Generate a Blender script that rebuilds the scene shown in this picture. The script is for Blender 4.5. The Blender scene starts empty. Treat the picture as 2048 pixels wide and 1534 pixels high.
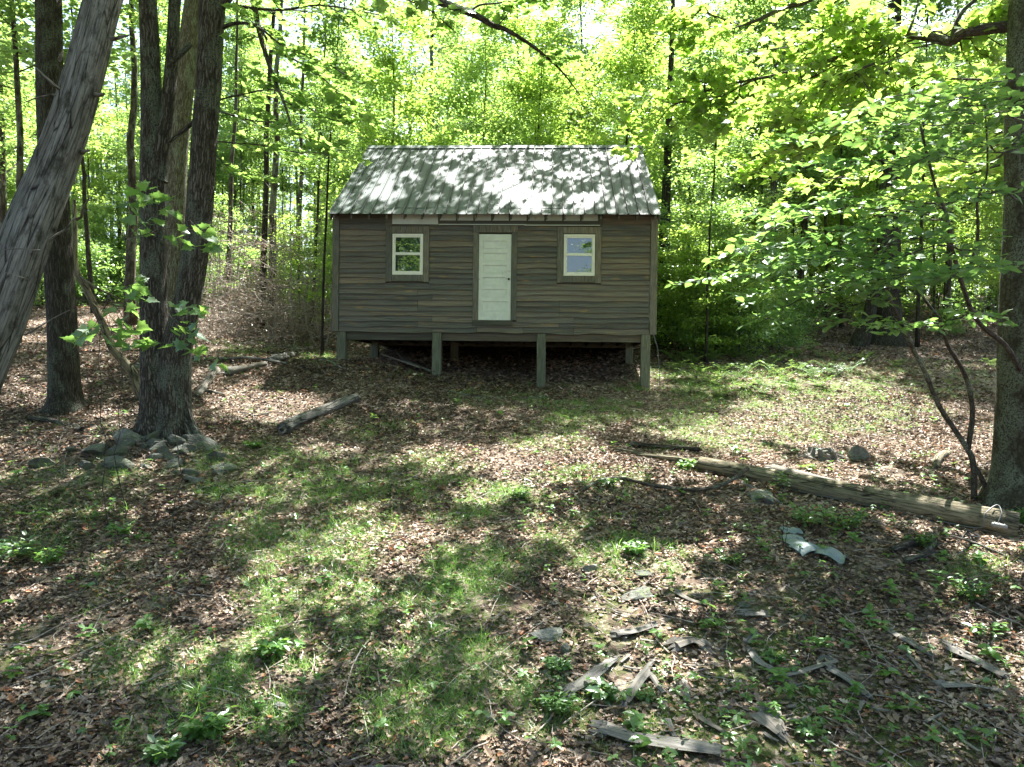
import bpy, math, random
import numpy as np
from mathutils import Vector, Matrix

# ------------------------------------------------------------------ camera, sky, sun, exposure
C = bpy.context.scene
COL = C.collection
EZ = 3.0
FPX = 1469.0
PITCH, ROLL = 0.0117, 0.0126
cam_d = bpy.data.cameras.new('camera')
cam = bpy.data.objects.new('camera', cam_d)
COL.objects.link(cam)
cam_d.sensor_fit = 'HORIZONTAL'
cam_d.sensor_width = 36.0
cam_d.lens = 36.0 * FPX / 2048.0
cam_d.clip_start = 0.05
cam_d.clip_end = 600
cam.matrix_world = (Matrix.Translation((0, 0, EZ)) @ Matrix.Rotation(math.radians(90) - PITCH, 4, 'X')
                    @ Matrix.Rotation(ROLL, 4, 'Z'))
C.camera = cam

SUN_EL, SUN_AZ = math.radians(61), math.radians(22)      # azimuth measured from +Y (away from camera) towards +X
SDIR = np.array([math.sin(SUN_AZ) * math.cos(SUN_EL), math.cos(SUN_AZ) * math.cos(SUN_EL), math.sin(SUN_EL)])
w = bpy.data.worlds.new('World')
C.world = w
w.use_nodes = True
nt = w.node_tree
bg = nt.nodes['Background']
sky = nt.nodes.new('ShaderNodeTexSky')
sky.sky_type = 'NISHITA'
sky.sun_disc = False
sky.sun_elevation = SUN_EL
sky.sun_rotation = SUN_AZ
sky.air_density = 1.0
sky.dust_density = 3.0
nt.links.new(sky.outputs[0], bg.inputs[0])
bg.inputs[1].default_value = 0.07
sl = bpy.data.lights.new('sun', 'SUN')
sl.energy = 5.0
sl.angle = math.radians(0.53)
sl.color = (1.0, 0.97, 0.92)
so = bpy.data.objects.new('sun', sl)
COL.objects.link(so)
so.rotation_euler = Vector(SDIR).to_track_quat('Z', 'Y').to_euler()
so.location = (0, 0, 40)
C.view_settings.view_transform = 'Standard'
C.view_settings.look = 'None'
C.view_settings.gamma = 1.0
C.view_settings.exposure = 2.68
C.render.engine = 'CYCLES'
cy = C.cycles
cy.max_bounces = 8
cy.diffuse_bounces = 4
cy.glossy_bounces = 2
cy.transmission_bounces = 5
cy.transparent_max_bounces = 6
cy.caustics_reflective = False
cy.caustics_refractive = False
cy.sample_clamp_indirect = 6.0
cy.use_denoising = True
try:
    cy.denoiser = 'OPENIMAGEDENOISE'
    cy.denoising_input_passes = 'RGB_ALBEDO_NORMAL'
except Exception:
    pass

# ------------------------------------------------------------------ numeric helpers
R = np.random.default_rng(7)
random.seed(7)


def hash3(ix, iy, iz, seed):
    h = (ix * 374761393 + iy * 668265263 + iz * 2147483647 + seed * 1274126177) & 0xffffffff
    h = ((h ^ (h >> 13)) * 1274126177) & 0xffffffff
    h = h ^ (h >> 16)
    return (h & 0xffff) / 65535.0


def vnoise(x, y, z=0.0, seed=0):
    x, y, z = np.broadcast_arrays(np.asarray(x, float), np.asarray(y, float), np.asarray(z, float))
    fx, fy, fz = np.floor(x), np.floor(y), np.floor(z)
    ix, iy, iz = fx.astype(np.int64), fy.astype(np.int64), fz.astype(np.int64)
    tx, ty, tz = x - fx, y - fy, z - fz
    tx, ty, tz = [t * t * (3 - 2 * t) for t in (tx, ty, tz)]
    out = 0
    for dx in (0, 1):
        for dy in (0, 1):
            for dz in (0, 1):
                wgt = (tx if dx else 1 - tx) * (ty if dy else 1 - ty) * (tz if dz else 1 - tz)
                out = out + wgt * hash3(ix + dx, iy + dy, iz + dz, seed)
    return out


def sstep(a, b, v):
    t = np.clip((np.asarray(v, float) - a) / (b - a), 0, 1)
    return t * t * (3 - 2 * t)


def ground(x, y):
    x = np.asarray(x, float)
    y = np.asarray(y, float)
    z = -3.44 + 0.183 * y
    k = np.clip(y - 42, 0, None)
    z = z - 0.10 * k * sstep(0, 40, k)
    k = np.clip(-y, 0, None)
    z = z + 0.14 * k
    z = z + 0.50 * np.exp(-((y - 17.0) / 2.6) ** 2) * sstep(0.6, -4.2, x)
    z = z + 0.02 * np.clip(-x - 6, 0, 30)
    z = z + 0.10 * (vnoise(x * .45, y * .45, 0, 3) - .5) + 0.05 * (vnoise(x * 1.7, y * 1.7, 0, 4) - .5) + 0.02 * (vnoise(x * 5, y * 5, 0, 5) - .5)
    z = z + 0.28 * np.exp(-(((x + 6.2) / 1.5) ** 2 + ((y - 12.3) / 1.0) ** 2))
    return EZ + z


MW = np.array(cam.matrix_world)[:3, :3]


def ray(u, v):
    d = MW @ np.array([(u - 1024) / FPX, (767 - v) / FPX, -1.0])
    return d


def P(u, v, D):
    """the point seen at pixel (u, v) of the photograph at distance D along +Y"""
    d = ray(u, v)
    return np.array([0, 0, EZ]) + d * (D / d[1])


def G(u, v):
    """where the sight line through pixel (u, v) meets the ground"""
    d = ray(u, v)
    prev = 2.0
    D = 2.0
    while D < 120:
        p = np.array([0, 0, EZ]) + d * (D / d[1])
        if p[2] < ground(p[0], p[1]):
            a, b = prev, D
            for _ in range(20):
                m = (a + b) / 2
                p = np.array([0, 0, EZ]) + d * (m / d[1])
                if p[2] < ground(p[0], p[1]):
                    b = m
                else:
                    a = m
            return np.array([0, 0, EZ]) + d * (b / d[1])
        prev = D
        D += 0.1
    return p


def topix(x, y, z):
    Q = np.stack([x, y, z - EZ], -1) @ MW
    dd = np.maximum(-Q[..., 2], 1e-3)
    return 1024 + Q[..., 0] / dd * FPX, 767 - Q[..., 1] / dd * FPX


class MB:
    """collects vertices, faces and two attributes (tc: along-the-grain coordinates, tone: a random per piece)"""
    def __init__(s):
        s.v, s.t, s.c, s.loops, s.sizes, s.n = [], [], [], [], [], 0

    def add(s, v, faces, tone=0.5, tc=None):
        v = np.asarray(v, float).reshape(-1, 3)
        n = len(v)
        s.v.append(v)
        s.t.append(np.broadcast_to(np.asarray(tone, float), (n,)).copy())
        s.c.append(v.copy() if tc is None else np.asarray(tc, float))
        if isinstance(faces, np.ndarray):
            s.loops.append((faces + s.n).ravel())
            s.sizes.append(np.full(len(faces), faces.shape[1]))
        else:
            for f in faces:
                s.loops.append(np.array(f) + s.n)
                s.sizes.append(np.array([len(f)]))
        s.n += n

    def box(s, a, b, tone=0.5, jit=0.0):
        (x0, y0, z0), (x1, y1, z1) = a, b
        v = np.array([(x0, y0, z0), (x1, y0, z0), (x1, y1, z0), (x0, y1, z0), (x0, y0, z1), (x1, y0, z1), (x1, y1, z1), (x0, y1, z1)])
        if jit:
            v = v + R.uniform(-jit, jit, v.shape)
        s.add(v, np.array([(0, 3, 2, 1), (4, 5, 6, 7), (0, 1, 5, 4), (1, 2, 6, 5), (2, 3, 7, 6), (3, 0, 4, 7)]), tone)

    def tube(s, pts, rad, sides=8, tone=0.5, cap=True, rough=0.0, seed=0, flat=1.0, rfun=None):
        pts = np.asarray(pts, float)
        n = len(pts)
        rad = np.broadcast_to(np.asarray(rad, float), (n,))
        T = np.gradient(pts, axis=0)
        T /= np.linalg.norm(T, axis=1)[:, None] + 1e-9
        up = np.array([0, 0, 1.0]) if abs(T[0, 2]) < .9 else np.array([1.0, 0, 0])
        A = np.cross(up, T[0])
        A /= np.linalg.norm(A)
        L = np.concatenate([[0], np.cumsum(np.linalg.norm(np.diff(pts, axis=0), axis=1))])
        th = np.arange(sides) * 2 * np.pi / sides
        vs, tcs = [], []
        off = R.uniform(0, 40)
        for i in range(n):
            A = A - T[i] * (A @ T[i])
            A /= np.linalg.norm(A)
            B = np.cross(T[i], A)
            r = np.full(sides, rad[i])
            if rough:
                r = r * (1 + rough * (vnoise(np.cos(th) * 2 + 5, np.sin(th) * 2 + 5, L[i] * 1.5 / max(rad.max(), .02) * .2, seed) - .5) * 2)
            if rfun is not None:
                r = r * rfun(th, L[i])
            vs.append(pts[i] + np.outer(np.cos(th) * r, A) + np.outer(np.sin(th) * r * flat, B))
            tcs.append(np.stack([np.cos(th) * rad[i] + off, np.sin(th) * rad[i], np.full(sides, L[i] + off)], -1))
        v = np.concatenate(vs)
        i0 = (np.arange(n - 1) * sides)[:, None] + np.arange(sides)[None]
        i1 = (np.arange(n - 1) * sides)[:, None] + ((np.arange(sides) + 1) % sides)[None]
        q = np.stack([i0, i1, i1 + sides, i0 + sides], -1).reshape(-1, 4)
        m0 = s.n
        s.add(v, q, tone, np.concatenate(tcs))
        if cap:
            s.loops.append(np.arange(sides)[::-1] + m0)
            s.sizes.append(np.array([sides]))
            s.loops.append(np.arange(sides) + m0 + (n - 1) * sides)
            s.sizes.append(np.array([sides]))

    def leaves(s, cen, size, tmpl, faces, tilt=0.5, dirs=None, droop=0.0, tones=None, nrm=None):
        cen = np.asarray(cen, float)
        N = len(cen)
        if N == 0:
            return
        size = np.broadcast_to(np.asarray(size, float), (N,))
        nn = np.stack([R.normal(0, tilt, N), R.normal(0, tilt, N), np.ones(N)], -1) if nrm is None else nrm + R.normal(0, tilt, (N, 3))
        nn /= np.linalg.norm(nn, axis=1)[:, None]
        if dirs is None:
            a = R.uniform(0, 2 * np.pi, N)
            d = np.stack([np.cos(a), np.sin(a), np.full(N, -droop)], -1)
        else:
            d = np.asarray(dirs, float)
        d = d - nn * (d * nn).sum(1)[:, None]
        d /= np.linalg.norm(d, axis=1)[:, None] + 1e-9
        b = np.cross(nn, d)
        t = np.asarray(tmpl, float)
        K = len(t)
        V = (cen[:, None, :] + size[:, None, None] * (t[None, :, 0, None] * d[:, None, :] + t[None, :, 1, None] * b[:, None, :]
                                                      + t[None, :, 2, None] * nn[:, None, :]))
        tn = R.uniform(0, 1, N) if tones is None else tones
        tn = np.repeat(tn, K)
        f = np.asarray(faces)
        F = (f[None] + (np.arange(N) * K)[:, None, None]).reshape(-1, f.shape[1])
        s.add(V.reshape(-1, 3), F, tn, V.reshape(-1, 3))

    def build(s, name, mat, parent=None, smooth=False, loc=None):
        me = bpy.data.meshes.new(name)
        v = np.concatenate(s.v)
        loops = np.concatenate(s.loops).astype(np.int32)
        sizes = np.concatenate(s.sizes).astype(np.int32)
        me.vertices.add(len(v))
        me.vertices.foreach_set('co', v.ravel().astype(np.float32))
        me.loops.add(len(loops))
        me.loops.foreach_set('vertex_index', loops)
        me.polygons.add(len(sizes))
        st = np.concatenate([[0], np.cumsum(sizes)[:-1]]).astype(np.int32)
        me.polygons.foreach_set('loop_start', st)
        me.polygons.foreach_set('loop_total', sizes)
        me.polygons.foreach_set('use_smooth', np.full(len(sizes), bool(smooth)))
        at = me.attributes.new('tone', 'FLOAT', 'POINT')
        at.data.foreach_set('value', np.concatenate(s.t).astype(np.float32))
        at = me.attributes.new('tc', 'FLOAT_VECTOR', 'POINT')
        at.data.foreach_set('vector', np.concatenate(s.c).ravel().astype(np.float32))
        me.update(calc_edges=True)
        me.materials.append(mat)
        o = bpy.data.objects.new(name, me)
        COL.objects.link(o)
        if parent is not None:
            o.parent = parent
        if loc is not None:
            o.location = loc
        return o


def tag(o, label=None, cat=None, group=None, kind=None):
    if label:
        o['label'] = label
    if cat:
        o['category'] = cat
    if group:
        o['group'] = group
    if kind:
        o['kind'] = kind
    return o


def empty(name, loc, label=None, cat=None, group=None, rz=0.0):
    o = bpy.data.objects.new(name, None)
    o.empty_display_size = 0.2
    COL.objects.link(o)
    o.location = loc
    o.rotation_euler = (0, 0, rz)
    return tag(o, label, cat, group)


def copy_tree(o, parent=None):
    c = o.copy()
    COL.objects.link(c)
    c.parent = parent
    for ch in list(o.children):
        copy_tree(ch, c)
    return c


def smooth_path(pts, n=4):
    pts = np.asarray(pts, float)
    out = []
    for i in range(len(pts) - 1):
        p0, p1, p2, p3 = pts[max(i - 1, 0)], pts[i], pts[i + 1], pts[min(i + 2, len(pts) - 1)]
        for k in range(n):
            t = k / n
            out.append(.5 * ((2 * p1) + (-p0 + p2) * t + (2 * p0 - 5 * p1 + 4 * p2 - p3) * t * t + (-p0 + 3 * p1 - 3 * p2 + p3) * t ** 3))
    out.append(pts[-1])
    return np.array(out)


# leaf templates: length along +x from the petiole, width along y, fold in z
DIAMOND = (np.array([(0, 0, 0), (.45, .3, .06), (1, 0, -.06), (.45, -.3, .06)]), np.array([(0, 1, 2), (0, 2, 3)]))
OVAL = (np.array([(0, 0, 0), (.22, .27, .07), (.6, .31, .06), (1.0, 0, -.08), (.6, -.31, .06), (.22, -.27, .07), (.5, 0, 0)]),
        np.array([(0, 6, 2, 1), (6, 3, 3, 2), (0, 5, 4, 6), (6, 4, 4, 3)]))
OVAL = (np.array([(0, 0, 0), (.2, .25, .06), (.55, .31, .07), (.85, .16, .0), (1.03, 0, -.08), (.85, -.16, .0), (.55, -.31, .07), (.2, -.25, .06), (.5, 0, 0)]),
        np.array([(0, 8, 2, 1), (8, 4, 3, 2), (0, 7, 6, 8), (8, 6, 5, 4)]))
_m = [(0, 0), (.02, .3), (-.08, .52), (.2, .42), (.38, .58), (.5, .3), (.62, .32), (.68, .14), (1.0, 0)]
_mv = [(a, b, .05 * abs(b) * 2 - .06 * a * a) for a, b in _m] + [(a, -b, .05 * abs(b) * 2 - .06 * a * a) for a, b in _m[1:-1]] + [(.3, 0, 0)]
MAPLE = (np.array(_mv), np.array([(17 - 1, i, i + 1) for i in range(0, 8)] + [(16, 0, 9)] + [(16, i + 1, i) for i in range(9, 15)] + [(16, 8, 15)]))
MAPLE = (np.array(_mv), np.array([(16, i + 1, i) for i in range(0, 8)] + [(16, 0, 9)] + [(16, i, i + 1) for i in range(9, 15)] + [(16, 15, 8)]))
# dead lobed oak leaf, curled
_o = [(0, .03), (.12, .14), (.2, .08), (.32, .25), (.42, .12), (.55, .28), (.66, .12), (.78, .2), (.86, .08), (1, .02)]
_ov = []
for a, b in _o:
    _ov.append((a, b, .5 * b + .35 * (a - .5) ** 2))
for a, b in _o:
    _ov.append((a, -b, .75 * b + .35 * (a - .5) ** 2))
for a, b in _o:
    _ov.append((a, 0, .35 * (a - .5) ** 2))
OAK = (np.array(_ov), np.array([(20 + i, 20 + i + 1, i + 1, i) for i in range(9)] + [(20 + i, 10 + i, 10 + i + 1, 20 + i + 1) for i in range(9)]))
CURL = (np.array([(0, 0, .1), (.3, .26, .16), (.75, .22, .1), (1, 0, .16), (.7, -.22, .2), (.3, -.26, .02), (.5, 0, 0)]),
        np.array([(0, 6, 1), (6, 2, 1), (6, 3, 2), (6, 4, 3), (6, 5, 4), (6, 0, 5)]))
BLADE = (np.array([(0, .02, 0), (.35, .018, .5), (.8, .008, .8), (1.1, 0, .78), (.8, -.008, .8), (.35, -.018, .5), (0, -.02, 0)]),
         np.array([(0, 1, 5, 6), (1, 2, 4, 5), (2, 3, 3, 4)]))
BLADE = (np.array([(0, .020, 0), (.3, .018, .5), (.85, .006, .8), (.85, -.006, .8), (.3, -.018, .5), (0, -.020, 0)]),
         np.array([(0, 1, 4, 5), (1, 2, 3, 4)]))


# ------------------------------------------------------------------ materials
class NT:
    def __init__(s, name):
        s.m = bpy.data.materials.new(name)
        s.m.use_nodes = True
        s.t = s.m.node_tree
        s.t.nodes.clear()
        s.out = s.n('ShaderNodeOutputMaterial')

    def n(s, typ, **kw):
        nd = s.t.nodes.new(typ)
        for k, v in kw.items():
            setattr(nd, k, v)
        return nd

    def l(s, a, b):
        s.t.links.new(a, b)

    def setv(s, sock, v):
        if hasattr(v, 'links') or hasattr(v, 'is_linked'):
            s.l(v, sock)
        else:
            sock.default_value = v

    def attr(s, name):
        return s.n('ShaderNodeAttribute', attribute_name=name)

    def mapping(s, vec, scale):
        mp = s.n('ShaderNodeMapping')
        s.l(vec, mp.inputs[0])
        mp.inputs['Scale'].default_value = scale
        return mp.outputs[0]

    def noise(s, vec, scale, detail=4, rough=.55):
        nn = s.n('ShaderNodeTexNoise')
        s.l(vec, nn.inputs['Vector'])
        nn.inputs['Scale'].default_value = scale
        nn.inputs['Detail'].default_value = detail
        nn.inputs['Roughness'].default_value = rough
        return nn.outputs['Fac']

    def voro(s, vec, scale, feature='F1', out='Distance'):
        nn = s.n('ShaderNodeTexVoronoi', feature=feature)
        s.l(vec, nn.inputs['Vector'])
        nn.inputs['Scale'].default_value = scale
        return nn.outputs[out]

    def ramp(s, fac, stops, interp='LINEAR'):
        rr = s.n('ShaderNodeValToRGB')
        e = rr.color_ramp.elements
        while len(e) < len(stops):
            e.new(.5)
        for k, (p, c) in enumerate(stops):
            e[k].position = p
            e[k].color = (c[0], c[1], c[2], 1) if hasattr(c, '__len__') else (c, c, c, 1)
        rr.color_ramp.interpolation = interp
        s.l(fac, rr.inputs[0])
        return rr.outputs[0]

    def mix(s, fac, a, b, blend='MIX'):
        mm = s.n('ShaderNodeMix', data_type='RGBA', blend_type=blend)
        s.setv(mm.inputs[0], fac)
        for sock, v in ((mm.inputs[6], a), (mm.inputs[7], b)):
            if isinstance(v, tuple):
                sock.default_value = (*v, 1)
            else:
                s.l(v, sock)
        return mm.outputs[2]

    def math(s, op, a, b=0.0):
        mm = s.n('ShaderNodeMath', operation=op)
        s.setv(mm.inputs[0], a)
        s.setv(mm.inputs[1], b)
        return mm.outputs[0]

    def bump(s, h, strength=.5, dist=.02):
        bb = s.n('ShaderNodeBump')
        bb.inputs['Strength'].default_value = strength
        bb.inputs['Distance'].default_value = dist
        s.l(h, bb.inputs['Height'])
        return bb.outputs[0]

    def bsdf(s, color, rough=.8, normal=None, metallic=0.0, spec=.3):
        p = s.n('ShaderNodeBsdfPrincipled')
        if isinstance(color, tuple):
            p.inputs['Base Color'].default_value = (*color, 1)
        else:
            s.l(color, p.inputs['Base Color'])
        s.setv(p.inputs['Roughness'], rough)
        p.inputs['Metallic'].default_value = metallic
        p.inputs['Specular IOR Level'].default_value = spec
        if normal is not None:
            s.l(normal, p.inputs['Normal'])
        s.l(p.outputs[0], s.out.inputs[0])
        return p


def leaf_mat(name, dark, light, tlight, trans=.5, gloss=.06, grough=.35):
    m = NT(name)
    t = m.attr('tone').outputs['Fac']
    oi = m.n('ShaderNodeObjectInfo')
    t2 = m.math('ADD', m.math('MULTIPLY', t, .75), m.math('MULTIPLY', oi.outputs['Random'], .25))
    col = m.ramp(t2, [(0, dark), (1, light)])
    tcol = m.ramp(t2, [(0, (tlight[0] * .62, tlight[1] * .72, tlight[2] * .8)), (1, tlight)])
    d = m.n('ShaderNodeBsdfDiffuse')
    m.l(col, d.inputs[0])
    tr = m.n('ShaderNodeBsdfTranslucent')
    m.l(tcol, tr.inputs[0])
    mx = m.n('ShaderNodeMixShader')
    mx.inputs[0].default_value = trans
    m.l(d.outputs[0], mx.inputs[1])
    m.l(tr.outputs[0], mx.inputs[2])
    g = m.n('ShaderNodeBsdfGlossy')
    g.inputs['Roughness'].default_value = grough
    g.inputs[0].default_value = (.9, 1, .95, 1)
    m2 = m.n('ShaderNodeMixShader')
    m2.inputs[0].default_value = gloss
    m.l(mx.outputs[0], m2.inputs[1])
    m.l(g.outputs[0], m2.inputs[2])
    m.l(m2.outputs[0], m.out.inputs[0])
    return m.m


def bark_mat(name, c0, c1, c2, lichen=.25, scale=34, stretch=.09, bump=1.0, lcol=(.22, .26, .2)):
    m = NT(name)
    tc = m.attr('tc').outputs['Vector']
    wq = m.n('ShaderNodeTexNoise')
    m.l(tc, wq.inputs['Vector'])
    wq.inputs['Scale'].default_value = 9
    vm = m.n('ShaderNodeVectorMath', operation='MULTIPLY_ADD')
    m.l(wq.outputs['Color'], vm.inputs[0])
    vm.inputs[1].default_value = (.06, .06, .3)
    m.l(tc, vm.inputs[2])
    v = m.mapping(vm.outputs[0], (1, 1, stretch))
    n1 = m.noise(v, scale, 6, .65)
    vo = m.voro(v, scale * .9, 'DISTANCE_TO_EDGE')
    h = m.math('ADD', m.math('MULTIPLY', m.ramp(vo, [(0, 0.0), (.3, 1.0)]), .38), m.math('MULTIPLY', n1, .8))
    col = m.ramp(h, [(.30, c0), (.58, c1), (.88, c2)])
    big = m.noise(m.mapping(tc, (1, 1, .6)), 3.2, 5, .6)
    lm = m.ramp(big, [(.56 - lichen * .25, 0.0), (.66 - lichen * .2, 1.0)])
    fine = m.noise(tc, 45, 3, .6)
    lm2 = m.math('MULTIPLY', lm, m.ramp(fine, [(.42, 0.0), (.55, .8)]))
    col = m.mix(lm2, col, lcol)
    m.bsdf(col, .9, m.bump(h, bump, .03), spec=.2)
    return m.m


def wood_mat(name, gray, brown, orange=(.30, .15, .05), gdir='x', knots=True, amt=.5, dark=.35, cracks=False):
    """weathered board: grain runs along gdir in object space"""
    m = NT(name)
    tc = m.attr('tc').outputs['Vector']
    t = m.attr('tone').outputs['Fac']
    s = {'x': (.45, 14, 22), 'z': (14, 14, 1.2), 't': (16, 16, 1.0)}[gdir]
    off = m.n('ShaderNodeVectorMath', operation='ADD')
    cmb = m.n('ShaderNodeCombineXYZ')
    m.l(m.math('MULTIPLY', t, 37.0), cmb.inputs[0])
    m.l(m.math('MULTIPLY', t, 13.0), cmb.inputs[2])
    m.l(tc, off.inputs[0])
    m.l(cmb.outputs[0], off.inputs[1])
    vec = off.outputs[0]
    g = m.noise(m.mapping(vec, s), 3.0, 7, .68)
    b = m.noise(m.mapping(vec, tuple(x * .12 + .3 for x in s)), 1.6, 4, .6)
    sel = m.math('ADD', m.math('MULTIPLY', b, .8), m.math('MULTIPLY', t, .35))
    base = m.mix(m.ramp(sel, [(.42, 0.0), (.78, 1.0)]), gray, brown)
    base = m.mix(m.ramp(g, [(.3, 1.0), (.62, 0.0)]), base, tuple(c * dark for c in gray))
    base = m.mix(.8, base, m.ramp(t, [(0, .58), (1, 1.28)]), 'MULTIPLY')
    if knots:
        kv = m.mapping(vec, {'x': (1.6, 5, 5.5), 'z': (5, 5, 1.6), 't': (5, 5, 1.6)}[gdir])
        k = m.voro(kv, 1.0)
        km = m.ramp(k, [(.05, 1.0), (.22, 0.0)])
        rnd = m.noise(m.mapping(vec, (.9, .9, 5.0)), 1.1, 2)
        km = m.math('MULTIPLY', km, m.ramp(rnd, [(.46, 0.0), (.54, amt)]))
        base = m.mix(km, base, orange)
        ob = m.noise(m.mapping(vec, (.5, 3, 6) if gdir == 'x' else (3, 3, .5)), 2.3, 5, .7)
        base = m.mix(m.math('MULTIPLY', m.ramp(ob, [(.57, 0.0), (.68, 1.0)]), amt * .8), base, orange)
    if cracks:
        cw = m.voro(m.mapping(vec, (9, 9, .9)), 1.4, 'DISTANCE_TO_EDGE')
        nz = m.noise(m.mapping(vec, (5, 5, 1.2)), 1.3, 6, .7)
        ck = m.math('MULTIPLY', m.ramp(cw, [(.0, 1.0), (.06, 0.0)]), m.ramp(nz, [(.42, 0.0), (.52, 1.0)]))
        base = m.mix(ck, base, (.012, .010, .008))
        bl = m.ramp(m.noise(m.mapping(vec, (4, 4, 2.2)), 1.6, 7, .72), [(.36, 0.9), (.5, 0.0)])
        base = m.mix(bl, base, (.035, .035, .026))
        g = m.math('SUBTRACT', g, m.math('MULTIPLY', ck, .8))
        m.bsdf(base, .9, m.bump(g, .9, .02), spec=.1)
        return m.m
    m.bsdf(base, .85, m.bump(g, .7, .008), spec=.15)
    return m.m


M = {}
M['bark'] = bark_mat('bark_gray', (.009, .008, .006), (.048, .042, .033), (.15, .14, .12), .25, lcol=(.12, .145, .11))
M['bark_dark'] = bark_mat('bark_dark', (.008, .007, .005), (.034, .030, .022), (.08, .073, .058), .08, lcol=(.10, .12, .09))
M['bark_pale'] = bark_mat('bark_pale', (.035, .03, .023), (.13, .115, .09), (.27, .245, .20), .1)
M['bark_smooth'] = bark_mat('bark_smooth', (.020, .017, .012), (.045, .039, .027), (.078, .069, .05), .55, 16, .8, .5, (.14, .155, .12))
M['bark_far'] = bark_mat('bark_far', (.02, .016, .012), (.06, .05, .037), (.13, .115, .09), .2, 9, .2, .5)
M['twig'] = bark_mat('twig_bark', (.02, .016, .012), (.06, .05, .04), (.10, .085, .07), .1, 30, .4, .3)
M['deadwood'] = wood_mat('bare_dead_wood', (.30, .29, .265), (.17, .15, .12), (.10, .085, .06), 't', True, .3, .25, True)
M['snagwood'] = wood_mat('bare_snag_wood', (.29, .292, .275), (.13, .115, .09), (.06, .05, .035), 't', True, .4, .12, True)
M['oldwood'] = wood_mat('rotten_wood', (.26, .25, .225), (.14, .12, .095), (.16, .12, .05), 't', True, .3, .3)
M['pole'] = wood_mat('split_pole_wood', (.29, .265, .18), (.21, .175, .12), (.15, .13, .05), 't', True, .4, .2, True)
M['deadtwig'] = bark_mat('dead_twig', (.15, .12, .10), (.29, .245, .21), (.48, .43, .38), .1, 30, .4, .3)
M['siding'] = wood_mat('weathered_siding', (.185, .182, .165), (.195, .158, .115), (.33, .205, .085), 'x', True, .6, .32)
M['trimwood'] = wood_mat('weathered_trim', (.175, .178, .155), (.20, .175, .13), (.30, .19, .08), 'z', True, .4)
M['post'] = wood_mat('weathered_post', (.20, .215, .165), (.20, .18, .125), (.15, .13, .08), 'z', False)
M['beam'] = wood_mat('weathered_beam', (.12, .12, .10), (.15, .115, .08), (.2, .1, .06), 'x', False)
M['leaf_canopy'] = leaf_mat('leaf_canopy', (.05, .11, .03), (.09, .17, .045), (.40, .60, .12), .52)
M['leaf_forest'] = leaf_mat('leaf_forest', (.055, .115, .035), (.14, .21, .06), (.47, .67, .135), .55, .07)
M['leaf_yellow'] = leaf_mat('leaf_yellow_green', (.08, .14, .03), (.15, .22, .045), (.53, .73, .115), .57, .06)
M['leaf_deep'] = leaf_mat('leaf_deep_green', (.045, .105, .036), (.075, .155, .048), (.32, .53, .10), .48, .09, .38)
M['leaf_ground'] = leaf_mat('leaf_ground', (.05, .12, .03), (.09, .19, .04), (.30, .50, .08), .4, .05)
M['grass'] = leaf_mat('grass_blade', (.065, .155, .03), (.14, .25, .055), (.36, .62, .10), .45, .05)
M['fern'] = leaf_mat('fern_leaf', (.07, .13, .03), (.12, .20, .05), (.34, .5, .10), .45, .05)


def litter_mat():
    m = NT('dead_leaf')
    t = m.attr('tone').outputs['Fac']
    col = m.ramp(t, [(0, (.050, .036, .026)), (.25, (.145, .102, .073)), (.5, (.26, .185, .128)), (.75, (.40, .30, .22)), (.93, (.56, .475, .38)), (1, (.40, .18, .09))])
    col = m.mix(.55, col, m.ramp(m.noise(m.attr('tc').outputs['Vector'], 60, 3), [(.3, .55), (.7, 1.0)]), 'MULTIPLY')
    d = m.n('ShaderNodeBsdfDiffuse')
    m.l(col, d.inputs[0])
    tr = m.n('ShaderNodeBsdfTranslucent')
    m.l(col, tr.inputs[0])
    mx = m.n('ShaderNodeMixShader')
    mx.inputs[0].default_value = .15
    m.l(d.outputs[0], mx.inputs[1])
    m.l(tr.outputs[0], mx.inputs[2])
    g = m.n('ShaderNodeBsdfGlossy')
    g.inputs['Roughness'].default_value = .45
    m2 = m.n('ShaderNodeMixShader')
    m2.inputs[0].default_value = .04
    m.l(mx.outputs[0], m2.inputs[1])
    m.l(g.outputs[0], m2.inputs[2])
    m.l(m2.outputs[0], m.out.inputs[0])
    return m.m


M['litter'] = litter_mat()


def soil_mat():
    m = NT('forest_floor')
    tc = m.n('ShaderNodeTexCoord').outputs['Object']
    vo = m.voro(tc, 11, 'F1', 'Color')
    sep = m.n('ShaderNodeSeparateColor')
    m.l(vo, sep.inputs[0])
    n2 = m.noise(tc, 30, 5, .7)
    c = m.ramp(sep.outputs[0], [(0, (.06, .045, .034)), (.5, (.17, .125, .095)), (.85, (.31, .25, .20)), (1, (.42, .35, .29))])
    c = m.mix(m.ramp(n2, [(.35, .75), (.65, 0.0)]), c, (.045, .034, .024))
    moss = m.math('MULTIPLY', m.attr('tone').outputs['Fac'], m.ramp(m.noise(tc, 2.4, 6, .7), [(.44, 0.0), (.56, 1.0)]))
    mc = m.ramp(m.noise(tc, 70, 4, .7), [(.3, (.035, .05, .014)), (.7, (.14, .18, .05))])
    c = m.mix(moss, c, mc)
    h = m.math('ADD', m.math('MULTIPLY', sep.outputs[1], .5), n2)
    m.bsdf(c, .95, m.bump(h, 1.0, .04), spec=.1)
    return m.m


M['soil'] = soil_mat()


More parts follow.
